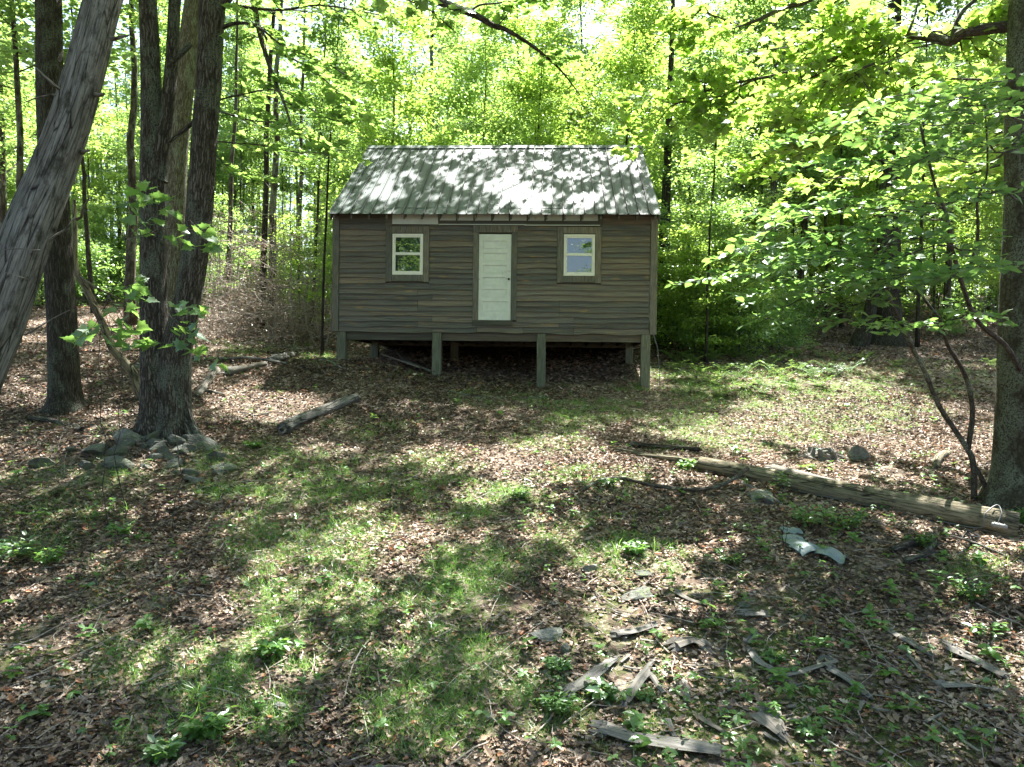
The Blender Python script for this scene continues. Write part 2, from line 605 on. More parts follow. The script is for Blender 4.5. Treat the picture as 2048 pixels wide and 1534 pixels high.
def simple(name, col, rough=.6, metallic=0., spec=.4, var=.25, scale=9, rust=None, rth=(.6, .72), bump=.1):
    m = NT(name)
    tc = m.n('ShaderNodeTexCoord').outputs['Object']
    n = m.noise(tc, scale, 6, .65)
    c = m.ramp(n, [(.25, tuple(x * (1 - var) for x in col)), (.75, tuple(min(1, x * (1 + var)) for x in col))])
    if rust:
        c = m.mix(m.ramp(m.noise(tc, scale * .5, 7, .75), [(rth[0], 0.0), (rth[1], .85)]), c, rust)
    m.bsdf(c, rough, m.bump(n, bump, .01), metallic, spec)
    return m.m


def rock_mat(name, a, b):
    m = NT(name)
    tc = m.n('ShaderNodeTexCoord').outputs['Object']
    n = m.noise(tc, 7, 8, .7)
    c = m.ramp(n, [(.3, a), (.65, b)])
    lm = m.ramp(m.noise(tc, 4.5, 6, .75), [(.52, 0.0), (.6, .8)])
    c = m.mix(lm, c, (.10, .12, .06))
    st = m.noise(m.mapping(tc, (3, 3, 22)), 2, 4, .6)
    m.bsdf(c, .9, m.bump(m.math('ADD', n, st), 1.0, .06), spec=.2)
    return m.m


M['rock'] = rock_mat('field_stone', (.05, .055, .045), (.15, .155, .135))
M['rock_pale'] = rock_mat('pale_stone', (.10, .105, .092), (.26, .26, .235))
M['metal_sheet'] = simple('pale_sheet_metal', (.44, .475, .435), .5, .1, .5, .12, 5, (.16, .11, .07), (.60, .68))
M['flashing'] = simple('slate_gray_sheet', (.14, .185, .19), .55, .1, .4, .2, 6, (.12, .12, .1), (.6, .7))
M['white'] = simple('white_window_paint', (.72, .72, .64), .5, 0, .4, .06, 8)
M['doorpaint'] = simple('chipped_white_door_paint', (.62, .655, .605), .6, 0, .3, .12, 7, (.27, .24, .19), (.60, .70))
M['black'] = simple('black_iron', (.02, .02, .018), .5, .4)
M['cable'] = simple('gray_cable', (.11, .115, .11), .5, .1)
M['darkcable'] = simple('dark_cable', (.035, .035, .032), .6)
M['clampmetal'] = simple('pale_insulator', (.2, .2, .19), .4, .0)
M['underfloor'] = simple('dark_underfloor', (.05, .042, .033), .9)
M['brushneedle'] = leaf_mat('brown_dead_foliage', (.13, .095, .075), (.31, .24, .19), (.24, .18, .13), .3, .02)


def roof_mat():
    m = NT('painted_ribbed_roof_metal')
    tc = m.n('ShaderNodeTexCoord').outputs['Object']
    n = m.noise(tc, 2.2, 6, .7)
    c = m.ramp(n, [(.3, (.070, .096, .095)), (.7, (.108, .138, .135))])
    st = m.noise(m.mapping(tc, (9, 1.0, 1.0)), 2, 5, .7)
    c = m.mix(m.ramp(st, [(.6, 0.0), (.8, .25)]), c, (.09, .105, .095))
    r = m.ramp(m.noise(m.mapping(tc, (2.2, .8, .8)), 2.4, 8, .78), [(.62, 0.0), (.70, .7)])
    c = m.mix(r, c, (.26, .17, .11))
    sp = m.voro(tc, 5.5)
    c = m.mix(m.ramp(sp, [(.035, .8), (.07, 0.0)]), c, (.05, .045, .03))
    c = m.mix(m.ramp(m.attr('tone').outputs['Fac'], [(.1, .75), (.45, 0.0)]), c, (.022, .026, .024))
    m.bsdf(c, .62, m.bump(n, .15, .01), .0, .22)
    return m.m


M['roof'] = roof_mat()


def glass_mat(name, inner, fac):
    m = NT(name)
    tc = m.n('ShaderNodeTexCoord').outputs['Object']
    wv = m.noise(m.mapping(tc, (60, 1, 1)), 1, 2)
    c = m.ramp(wv, [(.4, tuple(x * .6 for x in inner)), (.6, inner)])
    c = m.mix(m.ramp(m.noise(tc, 26, 6, .8), [(.63, 0.0), (.68, .5)]), c, (.22, .25, .22))
    d = m.n('ShaderNodeBsdfDiffuse')
    m.l(c, d.inputs[0])
    g = m.n('ShaderNodeBsdfGlossy')
    g.inputs['Roughness'].default_value = .015
    mx = m.n('ShaderNodeMixShader')
    mx.inputs[0].default_value = fac
    m.l(d.outputs[0], mx.inputs[1])
    m.l(g.outputs[0], mx.inputs[2])
    m.l(mx.outputs[0], m.out.inputs[0])
    return m.m


M['glass'] = glass_mat('window_glass', (.028, .055, .04), .17)

# ------------------------------------------------------------------ ground
MOSS = [(1500, 1330, 2.3), (1750, 1330, 1.2), (40, 1320, .7), (1350, 1470, 1.2), (1000, 1250, .8), (1650, 1490, 1.4)]
MOSSW = [(G(u, v), r) for u, v, r in MOSS]


def mossmask(x, y):
    m = 0
    for p, r in MOSSW:
        m = np.maximum(m, np.exp(-(((x - p[0]) ** 2 + (y - p[1]) ** 2) / r ** 2)))
    return m


GRASSP = [(640, 960, 260, 70, .8), (600, 1060, 170, 70, .8), (560, 900, 90, 30, .5), (1000, 1030, 130, 60, 1), (960, 1130, 120, 70, 1), (880, 1190, 80, 50, .7), (1180, 830, 120, 30, .9), (1100, 880, 90, 30, .5), (860, 980, 90, 40, .8),
          (620, 1230, 130, 90, .8), (570, 1330, 160, 70, 1), (470, 1400, 160, 80, .7), (300, 1320, 120, 60, .5), (900, 1330, 100, 80, .6), (850, 1440, 130, 80, .8), (1050, 1420, 90, 60, .5), (700, 1120, 90, 40, .6), (1150, 1080, 120, 50, .6),
          (1440, 760, 180, 60, .9), (1650, 760, 150, 50, .7), (1380, 860, 100, 50, .6), (1550, 860, 100, 40, .4), (520, 690, 90, 22, .9), (640, 715, 50, 12, .9), (330, 640, 200, 20, .4), (160, 960, 160, 40, .4), (120, 1060, 140, 60, .4),
          (1000, 800, 120, 20, .5), (740, 860, 90, 22, .5), (1200, 960, 100, 30, .4), (1300, 1120, 90, 40, .5), (1950, 1170, 90, 60, .6), (1700, 830, 160, 40, .4), (1900, 760, 120, 40, .4), (250, 1180, 120, 50, .3), (360, 1480, 140, 40, .5)]
_, GXY = None, None


def grassmask(x, y):
    u, v = topix(x, y, ground(x, y))
    m = np.zeros_like(x)
    for (a, b, ru, rv, s_) in GRASSP:
        m = np.maximum(m, s_ * sstep(1.7, .3, ((u - a) / ru) ** 2 + ((v - b) / rv) ** 2 + (vnoise(x * 2, y * 2, 0, 41) - .5) * 1.4))
    return m



def axis(lo, hi, near, fine, grow):
    out = [near[0]]
    v = near[0]
    while v < near[1]:
        v += fine
        out.append(v)
    st = fine
    while v < hi:
        st *= grow
        v += st
        out.append(v)
    v = near[0]
    st = fine
    pre = []
    while v > lo:
        st *= grow
        v -= st
        pre.append(v)
    return np.array(pre[::-1] + out)


gx = axis(-320, 320, (-9, 10), .13, 1.07)
gy = axis(-90, 420, (3.5, 19), .13, 1.06)
X, Y = np.meshgrid(gx, gy)
Z = ground(X, Y)
g = MB()
nx, ny = len(gx), len(gy)
ii = (np.arange(ny - 1)[:, None] * nx + np.arange(nx - 1)[None]).ravel()
g.add(np.stack([X, Y, Z], -1).reshape(-1, 3), np.stack([ii, ii + 1, ii + nx + 1, ii + nx], -1), np.maximum(mossmask(X, Y), .8 * grassmask(X, Y) * (Y > 3.5) * (Y < 22)).ravel())
gr = g.build('ground', M['soil'], smooth=True)
tag(gr, 'sloping forest floor of brown soil and moss under the trees', 'ground', kind='structure')

# ------------------------------------------------------------------ cabin
YAW, CX, CY, CW, CDEP = 0.0461, -4.30, 17.63, 7.645, 7.05
cab = empty('cabin', (CX, CY, EZ), 'small weathered board cabin on wooden posts with a dappled ribbed metal roof', 'cabin', rz=-YAW)
ca, sa = math.cos(YAW), math.sin(YAW)


def cabw(a, b, z=0):
    return np.array([CX + a * ca + b * sa, CY - a * sa + b * ca, EZ + z])


Z0, Z1 = 1.0, 3.95
SLOPE = (6.49 - 3.74) / (3.54 + .296)


def siding(mb, w0, w1, z0, z1, frame, gaps, rows, top=None, seed=0):
    """lapped boards along a wall; frame(a, out, z) maps wall coordinates to the cabin's own"""
    h = (z1 - z0) / rows
    for r_ in range(rows):
        zb, zt = z0 + r_ * h, z0 + (r_ + 1) * h
        a0, a1 = w0, w1
        if top is not None:
            a0, a1 = top(zb)
            if a1 - a0 < .1:
                continue
        segs = [(a0, a1)]
        for (ga, gb, gz0, gz1) in gaps:
            if gz0 - h * .2 < (zb + zt) / 2 < gz1 + h * .2:
                ns = []
                for s0, s1 in segs:
                    if gb <= s0 or ga >= s1:
                        ns.append((s0, s1))
                    else:
                        if ga > s0:
                            ns.append((s0, ga))
                        if gb < s1:
                            ns.append((gb, s1))
                segs = ns
        wav = random.random() < .45
        for s0, s1 in segs:
            cuts = [s0]
            for jn in (2.03, 3.1, 4.2, 5.4):
                if s0 + .4 < jn < s1 - .4 and random.random() < .65:
                    cuts.append(jn + random.choice([0, 0, .35]))
            cuts.append(s1)
            cuts = sorted(cuts)
            for c0, c1 in zip(cuts[:-1], cuts[1:]):
                n = max(2, int((c1 - c0) / .07))
                A = np.linspace(c0 + .005, c1 - .005, n)
                amp = .030 if wav else .012
                e = amp * (vnoise(A * 1.6, r_ * 3.1, seed, 11) - .5) * 2 + .004 * (vnoise(A * 9, r_ * 3.1, seed, 12) - .5)
                e = np.minimum(e, .018)
                out_b, out_t = .040 + .006 * (vnoise(A, r_ * 7., 0, 13) - .5), .006
                zbm = zb - .012 + e
                rows_v = [np.stack([A, np.full(n, 0.0), zbm], -1), np.stack([A, np.broadcast_to(out_b, n), zbm], -1),
                          np.stack([A, np.full(n, out_t), np.full(n, zt + .004)], -1)]
                V = np.concatenate(rows_v)
                k = np.arange(n - 1)
                F = np.concatenate([np.stack([k, k + 1, n + k + 1, n + k], -1), np.stack([n + k, n + k + 1, 2 * n + k + 1, 2 * n + k], -1)])
                W_ = np.array([frame(a, o, z) for a, o, z in V])
                tc = V.copy()
                tc[:, 2] += r_ * 1.7 + c0
                mb.add(W_, F, random.random(), tc)
                # exposed board ends
                for idx in (0, n - 1):
                    q = [idx, n + idx, 2 * n + idx]
                    mb.add(W_[q], [(0, 1, 2)], .2, tc[q])


WINS = [(1.415, 2.150), (5.49, 6.22)]
WZ0, WZ1 = 2.355, 3.325
DX0, DX1, DZ0, DZ1 = 3.483, 4.25, 1.293, 3.323
gaps = [(a - .155, b + .145, 2.185, 3.50) for a, b in WINS] + [(DX0 - .13, DX1 + .13, 1.27, 3.52)]
wall = MB()
siding(wall, .13, CW - .13, Z0, 3.56, lambda a, o, z: (a, -o, z), gaps, 20)
siding(wall, .13, CW - .13, Z0, 3.56, lambda a, o, z: (CW - a, CDEP + o, z), [], 20, seed=2)


def gtop(z):
    m_ = max(0, (z - 3.75) / SLOPE)
    return (.12 + m_, CDEP - .12 - m_)


siding(wall, 0, 0, Z0, 6.35, lambda a, o, z: (-o, CDEP - a, z), [], 41, gtop, 3)
siding(wall, 0, 0, Z0, 6.35, lambda a, o, z: (CW + o, a, z), [], 41, gtop, 4)
wall.build('wall', M['siding'], cab)
core = MB()                                    # sheathing behind the boards
core.box((.02, .02, Z0), (CW - .02, CDEP - .02, 3.93), .3)
gv = [(.02, .02, 3.93), (.02, CDEP - .02, 3.93), (.02, CDEP / 2, 6.36), (CW - .02, .02, 3.93), (CW - .02, CDEP - .02, 3.93), (CW - .02, CDEP / 2, 6.36)]
core.add(gv, [(0, 2, 1), (3, 4, 5)], .4)
core.build('sheathing', M['beam'], cab)

for a0, a1, s_, e_ in ((-.03, .125, -.047, .0), (CW - .125, CW + .03, CW, CW + .047)):
    for y0, y1, y2, y3 in ((-.045, .02, .022, .14), (CDEP - .02, CDEP + .045, CDEP - .14, CDEP - .022)):
        tr = MB()
        tr.box((a0, y0, Z0 - .01), (a1, y1, 3.74), random.random())
        tr.box((s_, y2, Z0 - .012), (e_, y3, 3.74), random.random())
        tr.build('corner_board', M['trimwood'], cab)

# frieze: dark boards, sheet metal and rafter tails under the eave
fr = MB()
fr.box((.125, -.030, 3.56), (1.24, .0, 3.93), .2)
fr.box((1.24, -.045, 3.51), (1.40, .0, 3.93), .6)
fr.box((1.40, -.012, 3.50), (6.40, .0, 3.95), .35)
fr.box((6.40, -.030, 3.56), (CW - .125, .0, 3.93), .7)
fr.box((2.55, -.055, 3.555), (6.33, -.013, 3.64), .15)
fr.build('frieze_board', M['beam'], cab)
sh = MB()
sh.box((1.405, -.040, 3.555), (2.07, -.016, 3.86), .5)
sh.box((2.075, -.043, 3.553), (2.50, -.018, 3.86), .5)
xs = np.linspace(2.52, 6.30, 10)
for i in range(9):
    sh.box((xs[i] + .02, -.030, 3.645), (xs[i + 1] - .02, -.014, 3.80 + .01 * (i % 2)), .5)
sh.box((2.52, -.078, 3.535), (4.6, -.056, 3.555), .5)
sh.box((4.55, -.082, 3.524), (6.33, -.058, 3.543), .5)
sh.build('metal_strip', M['metal_sheet'], cab)
for i in range(19):
    a = .06 + i * (CW - .12) / 18
    rf = MB()
    pts = [(a - .02, .02), (a + .02, .02)]
    v = []
    for aa in (a - .02, a + .02):
        for (b_, z_) in ((-.27, 3.74 + .026 * SLOPE - .045), (-.27, 3.74 + .026 * SLOPE - .14), (.05, 3.74 + .346 * SLOPE - .20), (.05, 3.74 + .346 * SLOPE - .045)):
            v.append((aa, b_, z_))
    rf.add(v, [(0, 1, 2, 3), (7, 6, 5, 4), (0, 4, 5, 1), (1, 5, 6, 2), (2, 6, 7, 3), (3, 7, 4, 0)], random.random())
    rf.build('rafter_tail', M['beam'], cab)

# trims round the openings, windows and door
for wi, (a0, a1) in enumerate(WINS):
    t = MB()
    t.box((a0 - .155, -.052, 2.185), (a0 - .012, .01, 3.50), .1 + .4 * wi)
    t.box((a1 + .012, -.050, 2.180), (a1 + .145, .01, 3.50), .8)
    t.box((a0 - .010, -.046, 2.20), (a1 + .010, .01, WZ0 - .004), .3)
    t.box((a0 - .010, -.044, WZ1 + .02), (a1 + .010, .01, 3.498), .5 + .4 * wi)
    t.build('window_trim', M['trimwood'], cab)
    wf = MB()
    o, i_ = .05, .035
    wf.box((a0, -.040, WZ0), (a0 + o, .04, WZ1), .5)
    wf.box((a1 - o, -.040, WZ0), (a1, .04, WZ1), .5)
    wf.box((a0 + o, -.041, WZ0), (a1 - o, .04, WZ0 + .055), .5)
    wf.box((a0 + o, -.041, WZ1 - o), (a1 - o, .04, WZ1), .5)
    win = wf.build('window', M['white'], cab)
    zm = (WZ0 + WZ1) / 2
    for k, (z0_, z1_, b_) in enumerate(((WZ0 + .055, zm + .015, -.026), (zm + .017, WZ1 - o, -.012))):
        sf = MB()
        L_, R_ = a0 + o + .002, a1 - o - .002
        sf.box((L_, b_ - .012, z0_), (L_ + .022, .03, z1_), .5)
        sf.box((R_ - .022, b_ - .012, z0_), (R_, .03, z1_), .5)
        sf.box((L_ + .022, b_ - .013, z0_), (R_ - .022, .03, z0_ + .03), .5)
        sf.box((L_ + .022, b_ - .013, z1_ - .032), (R_ - .022, .03, z1_), .5)
        sf.build('sash', M['white'], win)
        pn = MB()
        pn.box((L_ + .022, b_ + .002, z0_ + .03), (R_ - .022, b_ + .01, z1_ - .032), .5)
        pn.build('pane', M['glass'], win)
t = MB()
t.box((DX0 - .135, -.054, DZ0 + .0), (DX0 - .008, .01, 3.36), .6)
t.box((DX1 + .010, -.054, DZ0 + .0), (DX1 + .135, .01, 3.36), .2)
t.box((DX0 - .14, -.057, 3.362), (DX1 + .145, .01, 3.52), .45)
t.build('door_trim', M['trimwood'], cab)
t = MB()
t.box((DX0 - .14, -.058, DZ0 - .135), (DX1 + .05, -.0, DZ0 - .002), .3)
t.build('threshold', M['beam'], cab)
d = MB()
yb, yf = -.004, -.026
d.box((DX0, yb, DZ0), (DX1, .03, DZ1), .5)
d.box((DX0, yf, DZ0), (DX0 + .10, yb, DZ1), .5)
d.box((DX1 - .10, yf, DZ0), (DX1, yb, DZ1), .5)
npn = 6
rz = np.linspace(DZ0 + .20, DZ1 - .11, npn + 1)
zz = DZ0
for i in range(npn + 1):
    lo = DZ0 if i == 0 else rz[i] - .045
    hi = DZ0 + .20 if i == 0 else (DZ1 if i == npn else rz[i] + .045)
    d.box((DX0 + .10, yf + .001, lo), (DX1 - .10, yb, hi), .5)
for i in range(npn):
    lo, hi = (rz[i] + .045 if i else DZ0 + .20), rz[i + 1] - .045
    d.box((DX0 + .115, yb - .010, lo + .018), (DX1 - .115, yb + .001, hi - .018), .5)
door = d.build('door', M['doorpaint'], cab)
k = MB()
th = np.linspace(0, 1, 7)
k.tube([(DX1 - .05, yf - .055 * t_, DZ0 + .97) for t_ in th], [.022, .012, .010, .020, .028, .026, .010], 12)
k.build('knob', M['black'], door, True)

# roof
def roof_side(mb, sign):
    e_b, r_b = (-.296, 3.54) if sign > 0 else (CDEP + .296 + .03, 3.54)
    N = 31
    pitch = (CW + .13) / N
    prof = []
    for i in range(N):
        a = -.065 + i * pitch
        prof += [(a - .006 if i else a, 0), (a, .030 if i else 0.010), (a + .016, .030 if i else 0.010), (a + .022, 0), (a + pitch * .36, 0), (a + pitch * .37, .003), (a + pitch * .39, 0), (a + pitch * .66, 0), (a + pitch * .67, .003), (a + pitch * .69, 0)]
    prof.append((CW + .065, 0))
    A = np.array([p[0] for p in prof])
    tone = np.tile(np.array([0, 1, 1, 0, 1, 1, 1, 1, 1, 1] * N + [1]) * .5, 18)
    H = np.array([p[1] for p in prof])
    ns = 9
    nrm = np.array([0, -SLOPE * sign, 1]) / math.hypot(1, SLOPE)
    V = []
    for lay in (0, 1):
        for j in range(ns):
            t_ = j / (ns - 1)
            b_ = e_b + (r_b - e_b) * t_
            z_ = 3.74 + (6.49 - 3.74) * t_
            sag = .006 * np.sin(A * 2.1 + j) + .004 * np.sin(A * 5.3 + j * 2)
            off = H + sag - (.006 if lay else 0)
            V.append(np.stack([A, b_ + nrm[1] * off, z_ + nrm[2] * off], -1))
    V = np.concatenate(V)
    n = len(A)
    k = np.arange(n - 1)
    F = []
    for lay in (0, 1):
        for j in range(ns - 1):
            o_ = (lay * ns + j) * n
            f = np.stack([o_ + k, o_ + k + 1, o_ + n + k + 1, o_ + n + k], -1)
            F.append(f[:, ::-1] if (lay == 1) else f)
    e0, e1 = 0, ns * n
    F.append(np.stack([e0 + k + 1, e0 + k, e1 + k, e1 + k + 1], -1))
    mb.add(V, np.concatenate(F), tone)


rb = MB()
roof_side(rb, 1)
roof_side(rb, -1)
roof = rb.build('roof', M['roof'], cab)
cp = MB()
cv = []
for a in (-.075, CW + .075):
    cv += [(a, 3.54 - .16, 6.49 - .16 * SLOPE + .034), (a, 3.54, 6.49 + .045), (a, 3.70, 6.49 - .16 * SLOPE + .034),
           (a, 3.70, 6.49 - .16 * SLOPE + .024), (a, 3.54, 6.49 + .033), (a, 3.54 - .16, 6.49 - .16 * SLOPE + .024)]
cp.add(cv, [(0, 6, 7, 1), (1, 7, 8, 2), (2, 8, 9, 3), (3, 9, 10, 4), (4, 10, 11, 5), (5, 11, 6, 0), (0, 1, 2, 3, 4, 5), (11, 10, 9, 8, 7, 6)], .5)
cp.build('ridge_cap', M['roof'], roof)
for sgn in (1, -1):
    for a in (-.045, CW + .01):
        v = []
        for aa in (a, a + .035):
            eb = -.27 if sgn > 0 else CDEP + .27
            v += [(aa, eb, 3.74 - .02), (aa, 3.52, 6.45), (aa, 3.52, 6.31), (aa, eb, 3.58)]
        rk = MB()
        rk.add(v, [(0, 1, 2, 3), (7, 6, 5, 4), (0, 4, 5, 1), (1, 5, 6, 2), (2, 6, 7, 3), (3, 7, 4, 0)], random.random())
        rk.build('rake_board', M['beam'], cab)

rd = MB()
for i in range(260):
    a_, t_ = R.uniform(0, CW), R.uniform(.02, .97)
    b_ = -.296 + 3.836 * t_
    q_ = cabw(a_, b_, 3.74 + 2.75 * t_ + .035)
    rd.leaves(q_[None], R.uniform(.03, .075), *CURL, tilt=.3, nrm=np.array([[0, -.58, .81]]), dirs=np.array([[R.normal(), R.normal(), 0]]), tones=R.uniform(0, .45, 1))
tag(rd.build('roof_leaf_debris', M['litter']), 'dead leaf bits lying scattered over the metal roof', 'leaf debris', kind='stuff')

# floor frame and posts
fb = MB()
fb.box((.31, .03, .80), (2.39, .12, Z0 - .015), .2)
fb.box((2.61, .03, .80), (4.88, .12, Z0 - .015), .5)
fb.box((5.09, .03, .805), (7.34, .12, Z0 - .015), .8)
fb.build('rim_beam', M['beam'], cab)
for b_ in (3.50, 6.55):
    q = MB()
    q.box((.08, b_ - .07, .80), (CW - .08, b_ + .07, Z0 - .03), .4)
    q.build('girder', M['beam'], cab)
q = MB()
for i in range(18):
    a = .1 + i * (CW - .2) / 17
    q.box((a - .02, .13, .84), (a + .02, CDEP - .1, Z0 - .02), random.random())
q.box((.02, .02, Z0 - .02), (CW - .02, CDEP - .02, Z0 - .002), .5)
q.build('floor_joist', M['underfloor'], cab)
for b_ in (.0, 3.40, 6.48):
    for a in (.20, 2.50, 4.985, 7.44):
        pw = cabw(a, b_)
        zb = float(ground(pw[0], pw[1])) - EZ - .15
        q = MB()
        v0 = .105
        dx = random.uniform(-.015, .015)
        q.add([(a - v0 + dx, b_ - .03, zb), (a + v0 + dx, b_ - .03, zb), (a + v0 + dx, b_ + .17, zb), (a - v0 + dx, b_ + .17, zb),
               (a - v0, b_ - .03, Z0 - .016), (a + v0, b_ - .03, Z0 - .016), (a + v0, b_ + .17, Z0 - .016), (a - v0, b_ + .17, Z0 - .016)],
              np.array([(0, 3, 2, 1), (4, 5, 6, 7), (0, 1, 5, 4), (1, 2, 6, 5), (2, 3, 7, 6), (3, 0, 4, 7)]), random.random())
        q.build('post', M['post'], cab)

# cable hanging down the right corner
q = MB()
pth = [P(1304, 440, 17.1), P(1306, 480, 17.13), P(1303, 540, 17.14), P(1298, 590, 17.14), P(1299, 640, 17.15), P(1309, 676, 17.12), P(1316, 705, 17.1), P(1321, 740, 17.1)]
pth[-1][2] = ground(pth[-1][0], pth[-1][1]) + .01
q.tube(smooth_path(pth, 5), .009, 6)
tag(q.build('cable', M['cable'], smooth=True), 'thin pale cable hanging down the right corner of the cabin', 'cable')

# boards lying under the cabin
for i, (u, v, D, L_, an, lab) in enumerate([(800, 735, 18.2, 1.3, 1.0, 'wide gray board lying furthest left in the shade under the cabin'),
                                           (835, 742, 18.0, 1.2, .85, 'gray board leaning beside a wider one in the shade under the cabin'),
                                           (812, 728, 19.2, 1.6, .4, 'dark board lying crosswise behind two others under the cabin')]):
    p = G(u, v)
    q = MB()
    q.box((-.09, -L_ / 2, -.015), (.09, L_ / 2, .015), random.random(), .006)
    o = q.build('plank', M['trimwood'], loc=(p[0], D, float(ground(p[0], D)) + .12))
    o.rotation_euler = (.25, .15, an)
    tag(o, lab, 'plank')

# ------------------------------------------------------------------ plants and trees: shared growing code
def kink(p0, p1, n, amp, rng=R):
    p0, p1 = np.asarray(p0, float), np.asarray(p1, float)
    t = np.linspace(0, 1, n)[:, None]
    p = p0 + (p1 - p0) * t
    d = np.cumsum(rng.normal(0, amp, (n, 3)), 0)
    d -= d[0]
    d -= t * d[-1]
    return p + d


def spray(bm, lm, path, r0, ntw, tl, npl, ls, tmpl, tilt=.35, start=.15, rise=.1, wid=1.0, droop=.1, rt=.006, sag=.0, sub=True, jl=.3):
    """twigs with leaves along a limb; leaves end up in flat layered sprays"""
    path = np.asarray(path, float)
    n = len(path)
    bm.tube(path, np.linspace(r0, max(rt, r0 * .25), n), 7 if r0 > .02 else 5, random.random(), True, .1)
    cen, dr = [], []
    L = np.concatenate([[0], np.cumsum(np.linalg.norm(np.diff(path, axis=0), axis=1))])
    for k in range(ntw):
        f = start + (1 - start) * (k + R.uniform(0, 1)) / ntw
        s_ = f * L[-1]
        i = min(np.searchsorted(L, s_), n - 1)
        i = max(i, 1)
        t_ = (s_ - L[i - 1]) / max(L[i] - L[i - 1], 1e-6)
        p = path[i - 1] * (1 - t_) + path[i] * t_
        d = path[i] - path[i - 1]
        d /= np.linalg.norm(d) + 1e-9
        side = np.cross(d, [0, 0, 1.0])
        side /= np.linalg.norm(side) + 1e-9
        sg = 1 if k % 2 else -1
        dd = d * R.uniform(.35, .9) + side * sg * wid * R.uniform(.6, 1.1) + np.array([0, 0, rise + R.normal(0, .12)])
        dd /= np.linalg.norm(dd)
        ln = tl * R.uniform(.55, 1.2) * (1.15 - .5 * f)
        tw = kink(p, p + dd * ln + np.array([0, 0, -sag * ln]), 5, ln * .03)
        bm.tube(tw, np.linspace(max(rt, min(r0 * .4, .012)), rt * .5, 5), 4, random.random(), False)
        subs = [(tw, ln, npl)]
        if sub:
            for q_ in range(2):
                j = R.integers(1, 4)
                d2 = dd + side * R.choice([-1, 1]) * R.uniform(.4, .9) + np.array([0, 0, R.normal(0, .1)])
                d2 /= np.linalg.norm(d2)
                l2 = ln * R.uniform(.35, .6)
                t2 = kink(tw[j], tw[j] + d2 * l2, 4, l2 * .03)
                bm.tube(t2, np.linspace(rt * .7, rt * .4, 4), 3, random.random(), False)
                subs.append((t2, l2, max(2, int(npl * .5))))
        for tt, l_, m_ in subs:
            for q_ in range(m_):
                ff = (q_ + .6 + R.uniform(-.2, .2)) / m_
                x_ = ff * (len(tt) - 1)
                a = int(min(x_, len(tt) - 2))
                pp = tt[a] + (tt[a + 1] - tt[a]) * (x_ - a)
                dl = tt[min(a + 1, len(tt) - 1)] - tt[a]
                dl /= np.linalg.norm(dl) + 1e-9
                sd = np.cross(dl, [0, 0, 1.0])
                e = dl * .6 + sd * (1 if q_ % 2 else -1) * R.uniform(.5, 1.0) + R.normal(0, .2, 3) + np.array([0, 0, -droop])
                if q_ == m_ - 1:
                    e = dl
                e = e / (np.linalg.norm(e) + 1e-9)
                cen.append(pp + e * .02 + R.normal(0, .01, 3))
                dr.append(e)
    cen, dr = np.array(cen), np.array(dr)
    sz = ls * R.uniform(1 - jl, 1 + jl, len(cen))
    lm.leaves(cen, sz, *tmpl, tilt=tilt, dirs=dr)
    return cen


def make_tree(seed, H, r0, base_f, spread, nbr, nl, ls, lean=.02, cl=.5, flat=.35, sides=9, kinkA=.02, up=.35):
    """returns (trunk mesh builder, crown mesh builder) for a tree standing at the origin"""
    global R
    keep = R
    R = np.random.default_rng(seed)
    tb, lb = MB(), MB()
    n = 14
    top = np.array([R.normal(0, lean) * H, R.normal(0, lean) * H, H])
    path = kink((0, 0, -.3), top, n, kinkA * H / n * 2)
    hh = np.linspace(0, 1, n)
    rad = r0 * (1 - .82 * hh) * (1 + .5 * np.exp(-hh * H / .35))
    tb.tube(path, rad, sides, .5, True, .06, seed)
    cen = []
    for b in range(nbr):
        f = base_f + (1 - base_f) * (b + R.uniform(0, 1)) / nbr
        x_ = f * (n - 1)
        a = int(min(x_, n - 2))
        p = path[a] + (path[a + 1] - path[a]) * (x_ - a)
        az = b * 2.4 + R.uniform(-.5, .5)
        ln = spread * (1 - .65 * ((f - base_f) / (1 - base_f)) ** 1.5) * R.uniform(.6, 1.15)
        e = np.array([math.cos(az), math.sin(az), up + .5 * f * R.uniform(.3, 1)])
        bp = kink(p, p + e * ln, 6, ln * .035)
        bp[:, 2] += np.array([0, .0, .02, .03, .01, -.03]) * ln
        br = max(.008, rad[a] * .35)
        tb.tube(bp, np.linspace(br, br * .2, 6), 5, .5, False)
        for q_ in range(3):
            j = R.integers(1, 5)
            e2 = e * [1, 1, .4] + np.array([R.normal(0, .7), R.normal(0, .7), R.normal(0, .2)])
            e2 /= np.linalg.norm(e2)
            l2 = ln * R.uniform(.3, .55)
            b2 = kink(bp[j], bp[j] + e2 * l2, 4, l2 * .04)
            tb.tube(b2, np.linspace(br * .35, br * .12, 4), 3, .5, False)
            cen += [b2[1], b2[2], b2[3], b2[3]]
        cen += [bp[2], bp[3], bp[4], bp[5], bp[5]]
    cen += [path[-1], path[-2]]
    cen = np.array(cen)
    cen = cen[R.uniform(0, 1, len(cen)) > .28]
    per = nl // len(cen) + 1
    c = np.repeat(cen, per, 0)
    tn_ = np.clip(np.repeat(R.uniform(0, 1, len(cen)), per) * .65 + R.uniform(0, .35, len(c)), 0, 1)
    sg = .82 * cl * (.6 + .8 * np.repeat(R.uniform(0, 1, len(cen)), per))
    off = R.normal(0, 1, c.shape) * sg[:, None] * [1, 1, flat]
    lb.leaves(c + off, ls * R.uniform(.6, 1.45, len(c)), *DIAMOND, tilt=.6, droop=.3, tones=tn_)
    R = keep
    return tb, lb


